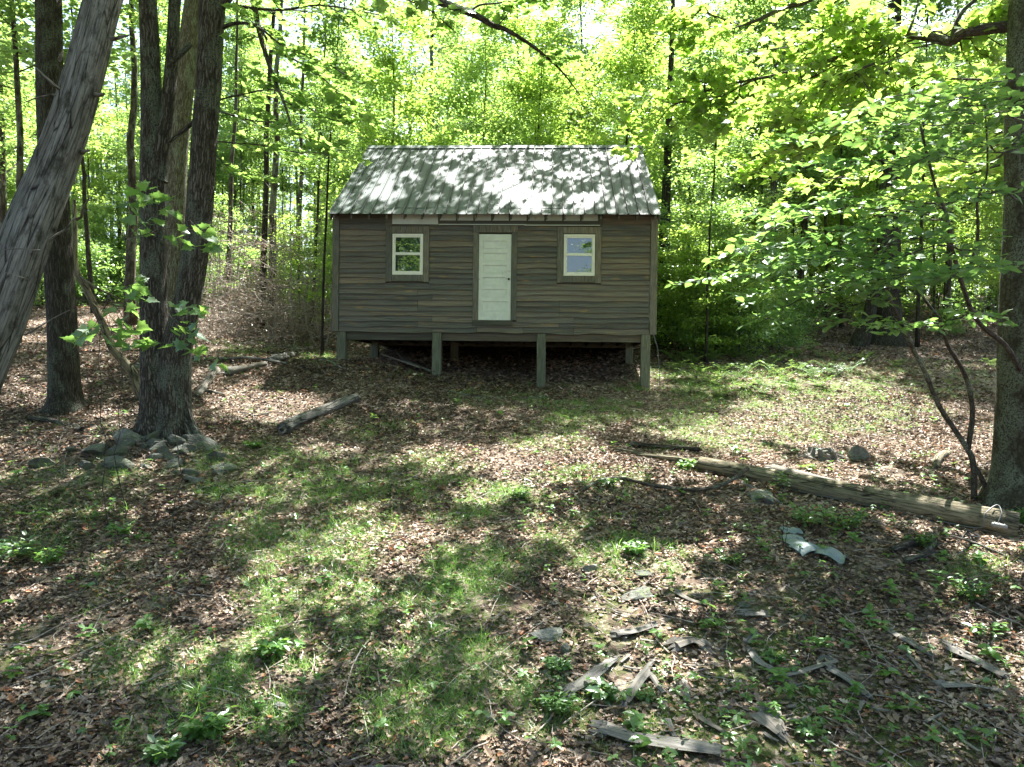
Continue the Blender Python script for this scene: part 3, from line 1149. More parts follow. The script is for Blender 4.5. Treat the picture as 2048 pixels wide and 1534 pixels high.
def trunk_px(samples, sides=18, rough=.06, seed=1, below=.35, n=5):
    """samples: (u, v, width in pixels, D); returns a smooth path and radii"""
    pts = [P(u, v, D) for u, v, w_, D in samples]
    rr = [w_ / 2 / FPX * D for u, v, w_, D in samples]
    pts.append(pts[-1] + (pts[-1] - pts[-2]) / (np.linalg.norm(pts[-1] - pts[-2]) + 1e-6) * below)
    rr.append(rr[-1] * 1.15)
    path = smooth_path(np.array(pts), n)
    t = np.linspace(0, len(pts) - 1, len(path))
    rad = np.interp(t, np.arange(len(pts)), rr)
    return path[::-1], rad[::-1]


def furrow(k, amp, seed):
    def f(th, L):
        return 1 + amp * (vnoise(np.cos(th) * k, np.sin(th) * k, L * .7, seed) - .5) * 2
    return f


HERO = []      # (root, canopy trunk top point, material) for the overhead crowns


def hero(name, base, label, cat='tree'):
    b = np.array(base, float)
    return empty(name, b, label, cat), b


def addpart(mb, name, mat, root, base, smooth=False):
    for i in range(len(mb.v)):
        mb.v[i] = mb.v[i] - base
    return mb.build(name, mat, root, smooth)


def dist_ground(p):
    return p[2] - float(ground(p[0], p[1]))


# 1 dead leaning snag
gb = G(-150, 1075)
snag, sb = hero('dead_tree', gb, 'bare gray dead trunk without bark leaning across the left edge', 'dead tree')
pa, ra = trunk_px([(330, -500, 62, 9.6), (262, -220, 68, 9.4), (207, 0, 66, 9.2), (139, 250, 73, 9.0), (58, 460, 86, 8.8), (-6, 640, 95, 8.7), (-68, 790, 100, 8.6), (-150, 1060, 135, 8.6)])
mb = MB()
mb.tube(pa, ra, 44, .35, True, .0, 3, 1, lambda th, L: 1 + .11 * (vnoise(np.cos(th) * 3.2 + L * .25, np.sin(th) * 3.2, L * .35, 31) - .5) * 2 + .05 * (vnoise(np.cos(th) * 9, np.sin(th) * 9, L * .5, 32) - .5) * 2)
addpart(mb, 'trunk', M['snagwood'], snag, sb, True)
for a_, b_, w_, D_ in [((120, 178), (72, 135), 9, 8.7), ((112, 190), (40, 208), 5, 8.7), ((222, 78), (258, 70), 9, 9.0), ((190, 190), (207, 186), 10, 9.0), ((165, 305), (180, 300), 10, 9.0),
                       ((100, 480), (152, 430), 5, 8.5), ((80, 500), (0, 500), 3, 8.4), ((50, 670), (140, 620), 4, 8.4), ((60, 560), (8, 545), 3, 8.4)]:
    p0, p1 = P(*a_, D_), P(*b_, D_ - .15)
    r_ = w_ / 2 / FPX * D_
    mb = MB()
    mb.tube(kink(p0, p1, 6, .01), np.linspace(r_, r_ * .3, 6), 6, .6, True, .1)
    addpart(mb, 'branch_stub', M['deadwood'], snag, sb, True)

# 2 dark tree behind the snag
gb = G(130, 818)
t2, b2 = hero('tree', gb, 'dark furrowed straight trunk standing just behind the leaning gray dead trunk')
Dd = gb[1]
pa, ra = trunk_px([(70, -700, 34, Dd), (85, -250, 42, Dd), (97, 0, 46, Dd), (100, 200, 49, Dd), (112, 450, 52, Dd), (125, 650, 54, Dd), (129, 760, 58, Dd), (131, 800, 66, Dd), (132, 822, 88, Dd)])
mb = MB()
mb.tube(pa, ra, 26, .3, True, .0, 3, 1, furrow(3, .05, 5))
addpart(mb, 'trunk', M['bark_dark'], t2, b2, True)
HERO.append((t2, b2, pa[-1]))

# 3 double trunk tree
gb = G(330, 858)
D3 = gb[1]
t3, b3 = hero('tree', gb, 'large twin stemmed tree with rough gray bark rising from rocks')
mb = MB()
lobes = lambda th, L: 1 + .07 * (vnoise(np.cos(th) * 2.5, np.sin(th) * 2.5, L * .5, 8) - .5) * 2 + .05 * (vnoise(np.cos(th) * 6, np.sin(th) * 6, L, 9) - .5) * 2
pa, ra = trunk_px([(262, -750, 24, D3), (285, -250, 30, D3), (299, 80, 35, D3), (302, 230, 38, D3), (304, 330, 42, D3), (306, 500, 47, D3), (308, 640, 50, D3), (312, 760, 56, D3), (313, 822, 62, D3), (315, 858, 82, D3)])
mb.tube(pa, ra, 30, .4, True, 0, 3, 1, lobes)
TOP3 = pa[-1]
pa, ra = trunk_px([(520, -750, 26, D3 - .3), (455, -260, 40, D3 - .2), (426, 0, 50, D3 - .15), (421, 100, 46, D3 - .1), (411, 250, 49, D3 - .1), (397, 450, 49, D3 - .1), (376, 600, 50, D3), (354, 700, 58, D3), (349, 780, 60, D3), (349, 830, 64, D3), (348, 858, 80, D3)])
mb.tube(pa, ra, 30, .55, True, 0, 3, 1, lobes)
pa, ra = trunk_px([(392, -700, 14, D3 + .5), (365, -200, 19, D3 + .3), (350, 0, 22, D3 + .2), (345, 100, 23, D3 + .1), (334, 220, 25, D3 + .05), (322, 290, 30, D3), (316, 350, 34, D3)], below=.1)
mb.tube(pa, ra, 16, .5, True, 0, 3, 1, lobes)
for pp, r0_ in (([(440, 58), (472, 46), (515, 54), (540, 90)], .03), ([(380, 88), (352, 118), (342, 125)], .05), ([(386, 245), (355, 270), (338, 285)], .04), ([(428, 20), (450, 4), (500, -60)], .09)):
    mb.tube(smooth_path([P(u, v, D3 - .1 - .1 * i) for i, (u, v) in enumerate(pp)], 4), np.linspace(r0_, r0_ * .6, (len(pp) - 1) * 4 + 1), 8, .4, True, .05)
for u_, dv in ((288, 6), (305, 14), (338, 16), (372, 10), (385, 2)):      # root flare
    q1 = P(u_ + (u_ - 335) * .55, 868 + dv, D3 - .35)
    q1[2] = ground(q1[0], q1[1]) - .05
    mb.tube(smooth_path([P(330 + (u_ - 330) * .7, 800, D3 - .02), P(330 + (u_ - 330) * .95, 842, D3 - .1), q1], 4), np.linspace(.075, .04, 9), 8, .4, True, .1)
addpart(mb, 'trunk', M['bark'], t3, b3, True)
HERO.append((t3, b3, TOP3))
# leafy limbs of the twin tree reaching right over the clearing
bm, lm = MB(), MB()
Dl = 12.4
for pp, r0_, ntw, tl in (([(500, -40), (515, 43), (529, 100), (549, 160), (566, 200), (584, 254)], .055, 5, .5),
                         ([(446, 57), (472, 47), (515, 53), (570, 95), (640, 120), (715, 165)], .03, 14, .7),
                         ([(432, 220), (499, 240), (560, 245), (588, 254), (640, 300)], .018, 12, .6),
                         ([(434, 283), (520, 290), (600, 305), (700, 300)], .014, 12, .6),
                         ([(540, 100), (590, 120), (650, 160), (700, 215), (745, 240)], .022, 14, .6),
                         ([(436, 200), (480, 190), (560, 180), (640, 230), (690, 245)], .018, 12, .6),
                         ([(432, 310), (470, 345), (520, 350)], .010, 5, .4),
                         ([(450, 10), (560, 20), (640, 10), (760, 30)], .03, 13, .7)):
    pth = smooth_path([P(u, v, Dl - .25 * i) for i, (u, v) in enumerate(pp)], 4)
    spray(bm, lm, pth, r0_, ntw, tl, 7, .125, MAPLE, .4, .12, .02, 1.1, .25)
addpart(bm, 'limb', M['twig'], t3, b3)
addpart(lm, 'crown', M['leaf_canopy'], t3, b3)

# low maple sprays sprouting in front of the twin tree
for lab, pp, Ds in (('small spray of broad maple leaves low in front of the twin tree, larger of two', [[(215, 590), (250, 640), (285, 690)], [(215, 600), (190, 650), (150, 680)], [(240, 560), (262, 590), (262, 560)], [(215, 640), (235, 680), (280, 700)]], 8.6),
                    ('spray of drooping maple leaves low before the right stem of the twin tree', [[(345, 640), (380, 680), (415, 720)], [(350, 620), (372, 660), (372, 700)], [(330, 610), (375, 615), (395, 625)]], 8.6),
                    ('maple leaf spray at mid height before the left stem of the twin tree', [[(250, 480), (300, 440), (330, 470)], [(260, 400), (300, 380), (325, 420)], [(380, 440), (398, 465), (405, 500)], [(230, 420), (262, 400), (280, 395)]], 8.8)):
    b0 = P(*pp[0][0], Ds)
    root = empty('maple_sapling', (b0[0], b0[1], float(ground(b0[0], b0[1]))), lab, 'sapling')
    bb = np.array(root.location)
    bm, lm = MB(), MB()
    bm.tube(kink(bb - [0, 0, .1], b0, 14, .05), np.linspace(.006, .004, 14), 6, .4)
    for q in pp:
        q0 = P(*q[0], Ds)
        if np.linalg.norm(q0 - b0) > .05:
            bm.tube(kink(b0, q0, 5, .015), np.linspace(.006, .004, 5), 4, .4)
        spray(bm, lm, smooth_path([P(u, v, Ds - .1 * i) for i, (u, v) in enumerate(q)], 3),  .004, 5, .22, 3, .14, MAPLE, .7, .1, .02, 1, .45, .0025, sub=False)
    addpart(bm, 'stem', M['twig'], root, bb)
    addpart(lm, 'foliage', M['leaf_deep'], root, bb)

# 4 big trunk behind the twin tree
gb = G(340, 700)
t4, b4 = hero('tree', gb, 'thick paler trunk seen between and behind the twin stems, leaning slightly right')
Dq = gb[1]
pa, ra = trunk_px([(430, -500, 30, Dq), (395, -50, 38, Dq), (383, 60, 40, Dq), (366, 200, 37, Dq), (353, 330, 40, Dq), (347, 500, 42, Dq), (341, 640, 46, Dq), (338, 695, 74, Dq)])
mb = MB()
mb.tube(pa, ra, 22, .8, True, 0, 3, 1, furrow(3, .05, 15))
addpart(mb, 'trunk', M['bark_pale'], t4, b4, True)
HERO.append((t4, b4, pa[-1]))

# 5 lichen covered trunk at the right edge
gb = G(2046, 1012)
t5, b5 = hero('tree', gb, 'stout lichen covered trunk at the right edge beside the fallen pole')
D5 = gb[1]
pa, ra = trunk_px([(2120, -1200, 76, D5 + .6), (2095, -500, 88, D5 + .3), (2076, 0, 98, D5), (2071, 300, 104, D5), (2064, 560, 110, D5), (2058, 800, 116, D5), (2054, 940, 126, D5), (2050, 1000, 165, D5), (2049, 1030, 190, D5)])
mb = MB()
mb.tube(pa, ra, 34, .5, True, 0, 3, 1, furrow(2, .05, 25))
TOP5 = pa[-1]
addpart(mb, 'trunk', M['bark_smooth'], t5, b5, True)
HERO.append((t5, b5, TOP5))
bm, lm = MB(), MB()
limbpx = [(2050, 46), (2016, 53), (1932, 64), (1903, 82), (1862, 75), (1811, 69), (1775, 79), (1749, 95), (1665, 119), (1618, 131), (1556, 150), (1483, 163), (1410, 183), (1337, 215)]
pth = smooth_path([P(u, v, D5 + .22 * i) for i, (u, v) in enumerate(limbpx)], 3)
bm.tube(pth, np.linspace(.085, .010, len(pth)), 9, .5, True, .08)
for i in range(44):
    k_ = int(np.clip(R.uniform(.16, 1) * len(pth), 0, len(pth) - 2))
    p0 = pth[k_]
    az = R.uniform(0, 2 * np.pi)
    ln = R.uniform(1.0, 2.8) * (1.1 - .65 * k_ / len(pth))
    e = np.array([math.cos(az) - .25, math.sin(az) * .8 + .3, R.uniform(-.7, .45)])
    br = kink(p0, p0 + e * ln, 7, .05)
    br[:, 2] -= np.linspace(0, 1, 7) ** 2 * .25
    spray(bm, lm, br, R.uniform(.009, .016), 9, .55, 5, .13, MAPLE, .65, .1, .0, 1, .5, .004)
for pp, r0_ in (([(1903, 82), (1920, 30), (1962, -10)], .04), ([(1815, 69), (1830, 30), (1838, -10)], .02)):
    bm.tube(smooth_path([P(u, v, D5 + .6 + .05 * i) for i, (u, v) in enumerate(pp)], 4), np.linspace(r0_, r0_ * .6, 9), 7, .5)
# upper limbs entering at the top right
for pp, D_, r0_ in (([(1700, -60), (1618, 0), (1570, 15), (1505, 44), (1468, 47), (1402, 18), (1385, -10)], 12.5, .05),
                    ([(1402, 18), (1380, 40), (1362, 60)], 12.6, .02),
                    ([(1485, 50), (1440, 65), (1395, 62)], 12.4, .015)):
    pt = smooth_path([P(u, v, D_ + .1 * i) for i, (u, v) in enumerate(pp)], 4)
    spray(bm, lm, pt, r0_, 9, .8, 6, .14, MAPLE, .45, .2, -.05, 1, .3)
# lower spreading branches of leaves (behind the shrub)
for i in range(15):
    u0, v0 = R.uniform(1480, 2000), R.uniform(150, 400)
    D_ = R.uniform(10.5, 15)
    p0 = P(u0 + 260, v0 - 60 + R.uniform(-30, 30), D_ - .5)
    p1 = P(u0, v0 + 20, D_)
    spray(bm, lm, kink(p0, p1, 8, .07), .02, 12, .7, 7, .14, MAPLE, .45, .1, -.05, 1.1, .35, .004)
addpart(bm, 'limb', M['twig'], t5, b5)
addpart(lm, 'crown', M['leaf_yellow'], t5, b5)

# 6 overhanging limb at the top centre, from a tree standing behind and above the camera's left
tb = np.array([-6.5, 5.0, float(ground(-6.5, 5.0))])
t6 = empty('tree', tb, 'tree whose dark leafy limb hangs into the top centre above the cabin roof', 'tree')
bm, lm, tk = MB(), MB(), MB()
tk.tube(kink(tb - [0, 0, .4], tb + [1.0, .8, 13.5], 14, .05), np.linspace(.3, .16, 14), 16, .5, True, 0, 3, 1, furrow(3, .05, 45))
main = smooth_path([tb + [.75, .6, 9.6], P(700, -160, 8.0), P(800, -40, 8.6), P(871, 0, 9.2), P(944, 27, 9.6), P(988, 51, 10), P(1014, 60, 10.1), P(1069, 95, 10.4), P(1120, 139, 10.8), P(1160, 190, 11)], 4)
bm.tube(main, np.linspace(.075, .007, len(main)), 9, .4, True, .08)
spray(bm, lm, smooth_path([P(1040, 75, 10.2), P(1069, 95, 10.4), P(1120, 139, 10.8), P(1150, 175, 11)], 4), .015, 7, .35, 4, .12, MAPLE, .4)
spray(bm, lm, smooth_path([P(941, 22, 9.6), P(960, 10, 9.7), P(988, 7, 9.8), P(1025, 3, 10), P(1105, 2, 10.3)], 4), .018, 7, .4, 5, .13, MAPLE, .4)
spray(bm, lm, smooth_path([P(995, 52, 10), P(1010, 35, 10.1), P(1025, 10, 10.2)], 4), .010, 3, .3, 5, .13, MAPLE, .4)
spray(bm, lm, smooth_path([P(760, -70, 8.3), P(800, -10, 8.6), P(860, 20, 9), P(905, 60, 9.3)], 4), .010, 5, .4, 5, .13, MAPLE, .4)
spray(bm, lm, smooth_path([P(1069, 95, 10.4), P(1090, 110, 10.5), P(1140, 118, 10.7)], 4), .006, 4, .3, 4, .11, MAPLE, .4)
addpart(tk, 'trunk', M['bark'], t6, tb, True)
addpart(bm, 'limb', M['bark_dark'], t6, tb)
addpart(lm, 'crown', M['leaf_canopy'], t6, tb)
HERO.append((t6, tb, tb + [1.0, .8, 13.5]))

# 7 many stemmed shrub tree with round leaves on the right
gb = G(1955, 1000)
t7, b7 = hero('shrub_tree', gb, 'many stemmed shrub with broad rounded leaves in flat layers at right', 'shrub')
bm, lm = MB(), MB()
D7 = gb[1]
st1 = smooth_path([P(1948, 1002, D7), P(1946, 925, D7), P(1930, 890, D7), P(1880, 815, D7 - .2), P(1850, 745, D7 - .4), P(1822, 690, D7 - .6), P(1790, 620, D7 - .9), P(1765, 560, D7 - 1.2), P(1745, 480, D7 - 1.5)], 4)
st2 = smooth_path([P(1936, 898, D7), P(1945, 820, D7), P(1930, 750, D7 - .2), P(1895, 690, D7 - .4), P(1880, 640, D7 - .6), P(1850, 600, D7 - .9), P(1830, 560, D7 - 1.1)], 4)
st3 = smooth_path([P(1985, 1015, D7), P(1965, 960, D7), P(1946, 925, D7), P(1932, 895, D7)], 4)
st4 = smooth_path([P(2040, 740, D7 - .6), P(2010, 690, D7 - .8), P(1962, 650, D7 - 1.1), P(1935, 600, D7 - 1.3), P(1905, 500, D7 - 1.7), P(1893, 430, D7 - 2), P(1870, 370, D7 - 2.2), P(1840, 250, D7 - 2.4)], 4)
st5 = smooth_path([P(1930, 560, D7 - 1.4), P(1955, 480, D7 - 1.6), P(1955, 400, D7 - 1.8), P(1975, 340, D7 - 1.9), P(1968, 180, D7 - 2)], 4)
for s_, r_ in ((st1, .042), (st2, .036), (st3, .04), (st4, .034), (st5, .02)):
    bm.tube(s_, np.linspace(r_, r_ * .35, len(s_)), 9, .5, True, .1)
layers = [((1990, 215), (1760, 262), 6.8), ((2040, 160), (1900, 200), 6.5), ((1965, 250), (1560, 285), 7.4), ((1960, 330), (1620, 330), 7.2), ((2040, 300), (1820, 330), 6.4),
          ((1890, 420), (1620, 410), 7.4), ((1895, 430), (1500, 430), 7.6), ((1890, 440), (1480, 500), 7.2), ((1905, 480), (1600, 520), 6.8), ((2040, 400), (1880, 420), 6.0), ((1960, 500), (1700, 560), 6.4),
          ((1850, 520), (1480, 560), 7.0), ((1765, 560), (1480, 600), 7.6), ((1760, 560), (1530, 640), 7.2), ((1790, 600), (1640, 560), 6.9), ((1935, 560), (1760, 590), 6.2), ((2045, 540), (1900, 560), 5.8),
          ((1830, 560), (1700, 640), 7.0), ((1700, 500), (1400, 560), 7.8), ((1640, 430), (1440, 520), 8.0), ((1960, 200), (1700, 220), 7.8), ((2040, 240), (1900, 270), 7.0), ((1900, 640), (1990, 640), 8.2), ((1880, 660), (1760, 655), 8.4)]
for (a_, b_, D_) in layers:
    D_ = D_ + .6
    p0, p1 = P(*a_, D_ + .3), P(*b_, D_ - .2)
    pt = kink(p0, p1, 9, .03)
    pt[:, 2] += .10 * np.sin(np.linspace(0, np.pi, 9))
    ln = np.linalg.norm(p1 - p0)
    spray(bm, lm, pt, .010, int(ln * 7) + 2, .42, 5, .118, OVAL, .38, .02, .0, 1.2, .3, .003)
addpart(bm, 'stem', M['twig'], t7, b7, True)
addpart(lm, 'foliage', M['leaf_deep'], t7, b7)

# 8 crooked bare stem between the dark tree and the twin tree
q = [(148, 400, 7), (150, 450, 9), (151, 533, 11), (172, 576, 14), (200, 636, 14), (226, 696, 17), (256, 733, 19), (272, 760, 20), (284, 800, 22)]
Dc = G(284, 800)[1]
pth = smooth_path([P(u, v, Dc + .6 - .07 * i) for i, (u, v, w_) in enumerate(q)], 4)
rad = np.interp(np.linspace(0, len(q) - 1, len(pth)), np.arange(len(q)), [w_ / 2 / FPX * Dc for *_, w_ in q])
mb = MB()
mb.tube(pth, rad, 12, .7, True, .12)
for a_, b_ in (((160, 553), (240, 598)), ((205, 640), (180, 600)), ((256, 733), (285, 712)), ((152, 440), (175, 380))):
    mb.tube(kink(P(*a_, Dc + .2), P(*b_, Dc), 6, .03), np.linspace(.03, .012, 6), 6, .4)
tag(mb.build('bent_dead_stem', M['pole'], smooth=True), 'crooked bare stem bending up between the dark trunk and the twin tree', 'dead stem')

# 9 right: big flared old tree with a second pale stem
gb = G(1762, 682)
t9, b9 = hero('tree', gb, 'big dark flared trunk with a paler leaning twin, in the woods at right')
Dn = gb[1]
mb = MB()
pa, ra = trunk_px([(1800, -300, 18, Dn), (1790, 0, 24, Dn), (1782, 300, 32, Dn), (1776, 500, 46, Dn), (1772, 600, 54, Dn), (1771, 650, 64, Dn), (1770, 685, 104, Dn)])
mb.tube(pa, ra, 20, .3, True, 0, 3, 1, furrow(2.5, .10, 55))
pa2, ra2 = trunk_px([(1790, 250, 20, Dn - .3), (1765, 500, 22, Dn - .4), (1750, 570, 22, Dn - .5), (1738, 630, 24, Dn - .5), (1722, 680, 38, Dn - .5)])
mb.tube(pa2, ra2, 14, .9, True, 0, 3, 1, furrow(2.5, .08, 56))
addpart(mb, 'trunk', M['bark_dark'], t9, b9, True)
HERO.append((t9, b9, pa[-1]))

# 10 dark trunk just behind the right corner of the cabin
bp = P(1329, 660, 25.2)
bp[2] = ground(bp[0], bp[1])
t10, b10 = hero('tree', bp, 'dark trunk right behind the right end wall of the cabin')
pa, ra = trunk_px([(1352, -400, 5, 25.2), (1346, 0, 8, 25.2), (1336, 300, 15, 25.2), (1328, 500, 22, 25.2), (1325, 640, 25, 25.2), (1325, 700, 30, 25.2)])
mb = MB()
mb.tube(pa, ra, 16, .3, True, 0, 3, 1, furrow(3, .06, 57))
addpart(mb, 'trunk', M['bark_dark'], t10, b10, True)
HERO.append((t10, b10, pa[-1]))

# ------------------------------------------------------------------ unseen overhead crowns added to the hero trees, thinned to shape the sunlight
# sun flecks: (u, v, ru, rv, openness) in the photograph, turned into places on the ground
FLECKS = [(1620, 850, 300, 105, .97), (1400, 745, 130, 45, .9), (1860, 905, 170, 80, .8), (1760, 770, 220, 40, .6), (1350, 935, 160, 30, 1), (1120, 940, 175, 60, .92),
          (900, 920, 110, 36, .7), (980, 985, 90, 32, .85), (790, 940, 110, 40, .55), (650, 905, 60, 14, .6), (520, 805, 120, 42, .95), (440, 730, 70, 22, .7), (620, 742, 60, 14, .95),
          (500, 690, 120, 22, .6), (660, 775, 80, 16, .85), (820, 800, 70, 10, .8), (900, 850, 90, 18, .5), (330, 630, 260, 60, .65), (120, 650, 150, 60, .75), (80, 780, 90, 35, .6), (200, 830, 60, 12, .7),
          (340, 1040, 55, 26, .7), (450, 1045, 50, 18, .7), (530, 1000, 50, 20, .65), (600, 960, 60, 14, .5), (795, 1080, 75, 40, .85), (715, 1030, 45, 28, .7), (1130, 1060, 90, 36, .65), (1290, 1090, 50, 28, .6),
          (575, 1310, 95, 55, 1), (390, 1325, 80, 26, .7), (330, 1240, 60, 24, .6), (70, 1315, 60, 22, .6), (750, 1480, 60, 26, .5), (1460, 1505, 70, 26, .75), (1840, 1385, 60, 26, .5), (1400, 1050, 70, 24, .8),
          (1700, 1130, 30, 15, .6), (1250, 1005, 70, 22, .85), (800, 1150, 80, 24, .4), (1500, 1390, 40, 16, .5), (1000, 1440, 50, 20, .4), (1960, 640, 90, 40, .35), (1450, 860, 100, 50, .8), (1000, 780, 40, 5, .4),
          (160, 1120, 40, 14, .4), (1200, 1180, 40, 12, .4), (540, 1180, 30, 12, .45), (60, 1180, 50, 14, .4), (1650, 1010, 80, 14, .5), (1900, 1000, 70, 20, .6)]


def openness(px_, py_, gx_, gy_):
    m = np.zeros_like(px_)
    wx = (vnoise(gx_ * 1.6, gy_ * 1.6, 0, 71) - .5) * .9
    for (u, v, ru, rv, s_) in FLECKS:
        d2 = ((px_ - u) / ru) ** 2 + ((py_ - v) / rv) ** 2
        m = np.maximum(m, s_ * sstep(1.6, .55, d2 + wx))
    sp = vnoise(gx_ * 2.6, gy_ * 2.6, 0, 72) * .6 + vnoise(gx_ * 6, gy_ * 6, 0, 73) * .4
    m = np.maximum(m, .55 * sstep(.64, .74, sp))
    m = np.maximum(m, (.95 - .7 * sstep(6.5, 9.5, gx_)) * sstep(20, 24, gy_) * (gx_ > -4) + .9 * sstep(18, 22, gy_) * (gx_ <= -4))
    m = m * (1 - .75 * sstep(.52, .68, vnoise(gx_ * 1.3, gy_ * 1.3, 0, 74)) * (m < .62))
    return np.clip(m, 0, 1)


def sunkeep(p, extra=1.0):
    """probability that a leaf at p stays, from the sunlit patch its shadow would fall on"""
    x, y, z = p[:, 0], p[:, 1], p[:, 2]
    t = (z - ground(x, y)) / SDIR[2]
    for _ in range(4):
        hx, hy = x - t * SDIR[0], y - t * SDIR[1]
        t = (z - ground(hx, hy)) / SDIR[2]
    hx, hy = x - t * SDIR[0], y - t * SDIR[1]
    u, v = topix(hx, hy, ground(hx, hy))
    m = openness(u, v, hx, hy)
    # roof
    rx, ry = x - CX, y - CY
    a, b, zz_ = rx * ca - ry * sa, rx * sa + ry * ca, z - EZ
    sx, sy = SDIR[0] * ca - SDIR[1] * sa, SDIR[0] * sa + SDIR[1] * ca
    tt = (zz_ - 3.74 - SLOPE * (b + .296)) / (SDIR[2] - SLOPE * sy)
    ra_, rb_ = a - tt * sx, b - tt * sy
    on = (ra_ > -.1) & (ra_ < CW + .1) & (rb_ > -.35) & (rb_ < 3.6) & (tt > 0)
    nz = vnoise(ra_ * 1.9 + rb_ * .8, rb_ * 1.7, 0, 81) * .58 + vnoise(ra_ * 4.5, rb_ * 4.5, 0, 82) * .24 + vnoise(ra_ * 9, rb_ * 9, 0, 83) * .2
    bias = -.045 - .13 * sstep(5.2, 6.2, ra_) + .03 * np.exp(-((ra_ - 4.7) / .9) ** 2)
    mr = sstep(.44, .58, nz + bias)
    m = np.where(on, mr, m)
    # crowns that stand in the sun below this canopy: the maple limb and the shrub at right
    for (qx, qy, qz, qr, s_) in ((3.6, 10.6, 4.2 + EZ, 1.7, .9), (5.2, 10.8, 4.0 + EZ, 1.7, .9), (3.0, 12.5, 3.4 + EZ, 1.6, .85), (6.3, 12.5, 3.5 + EZ, 2.0, .8), (4.5, 8.2, 1.2 + EZ, 1.3, .7), (2.6, 9.0, 1.0 + EZ, 1.2, .9), (3.6, 8.0, 2.0 + EZ, 1.0, .75), (5.6, 8.0, 2.4 + EZ, 1.0, .55), (0, 11, 5.0 + EZ, 1.4, .6), (-3.5, 11.6, 4.5 + EZ, 1.3, .7), (-6, 13, 5, 1.5, .4), (b4[0] + .3, b4[1], EZ + 2.5, 1.2, .95), (b4[0] + .5, b4[1], EZ + 5, 1.2, .95)):
        tq = (z - qz) / SDIR[2]
        dd = np.hypot(x - tq * SDIR[0] - qx, y - tq * SDIR[1] - qy)
        m = np.where(tq > 0, np.maximum(m, s_ * sstep(1.25, .75, dd / qr)), m)
    return 1 - sstep(.12, .80, m)


NCL = 5200
cx_ = R.uniform(-15, 17, NCL)
cy_ = R.uniform(4.5, 34, NCL)
cz_ = ground(cx_, cy_) + R.uniform(9.0, 17, NCL)
cen = np.stack([cx_, cy_, cz_], -1)
crowns = {i: [] for i in range(len(HERO))}
hb = np.array([h_[1][:2] for h_ in HERO])
clump = vnoise(cx_ * .35, cy_ * .35, cz_ * .2, 91)
cen = cen[clump > .22]
own = np.argmin(((cen[:, None, :2] - hb[None]) ** 2).sum(-1), 1)
per = 40
P0 = np.repeat(cen, per, 0) + R.normal(0, 1, (len(cen) * per, 3)) * [.62, .62, .28]
oo = np.repeat(own, per)
uu, vv = topix(P0[:, 0], P0[:, 1], P0[:, 2])
ok = (vv < -12) & (R.uniform(0, 1, len(P0)) < sunkeep(P0))
P0, oo = P0[ok], oo[ok]
for i, (root, base, top) in enumerate(HERO):
    sel = P0[oo == i]
    base = np.array(base)
    if len(sel) == 0:
        continue
    lm = MB()
    lm.leaves(sel - base, .21 * R.uniform(.7, 1.3, len(sel)), *DIAMOND, tilt=.6, droop=.2)
    lm.build('crown', M['leaf_canopy'], root)  # out-of-view shade casters, with gaps cut where sun flecks should land
    bm = MB()
    cs = cen[own == i]
    for c_ in cs[R.permutation(len(cs))[:40]]:
        u_, v_ = topix(*c_)
        if v_ > -60:
            continue
        f = R.uniform(.55, 1)
        st = base + (top - base) * f
        if c_[1] > 0 and topix(*st)[1] < -30:
            bm.tube(kink(st - base, c_ - base, 7, .12), np.linspace(.05, .012, 7), 5, .4)
    if bm.n:
        bm.build('limb', M['twig'], root)

# ------------------------------------------------------------------ trees of the wood
def proto(name, seed, label, cat, mat_t, mat_l, **kw):
    tb_, lb_ = make_tree(seed, **kw)
    root = empty(name, (0, 0, 0), label, cat)
    tb_.build('trunk', mat_t, root, True)
    lb_.build('crown', mat_l, root)
    root['_used'] = 0
    return root


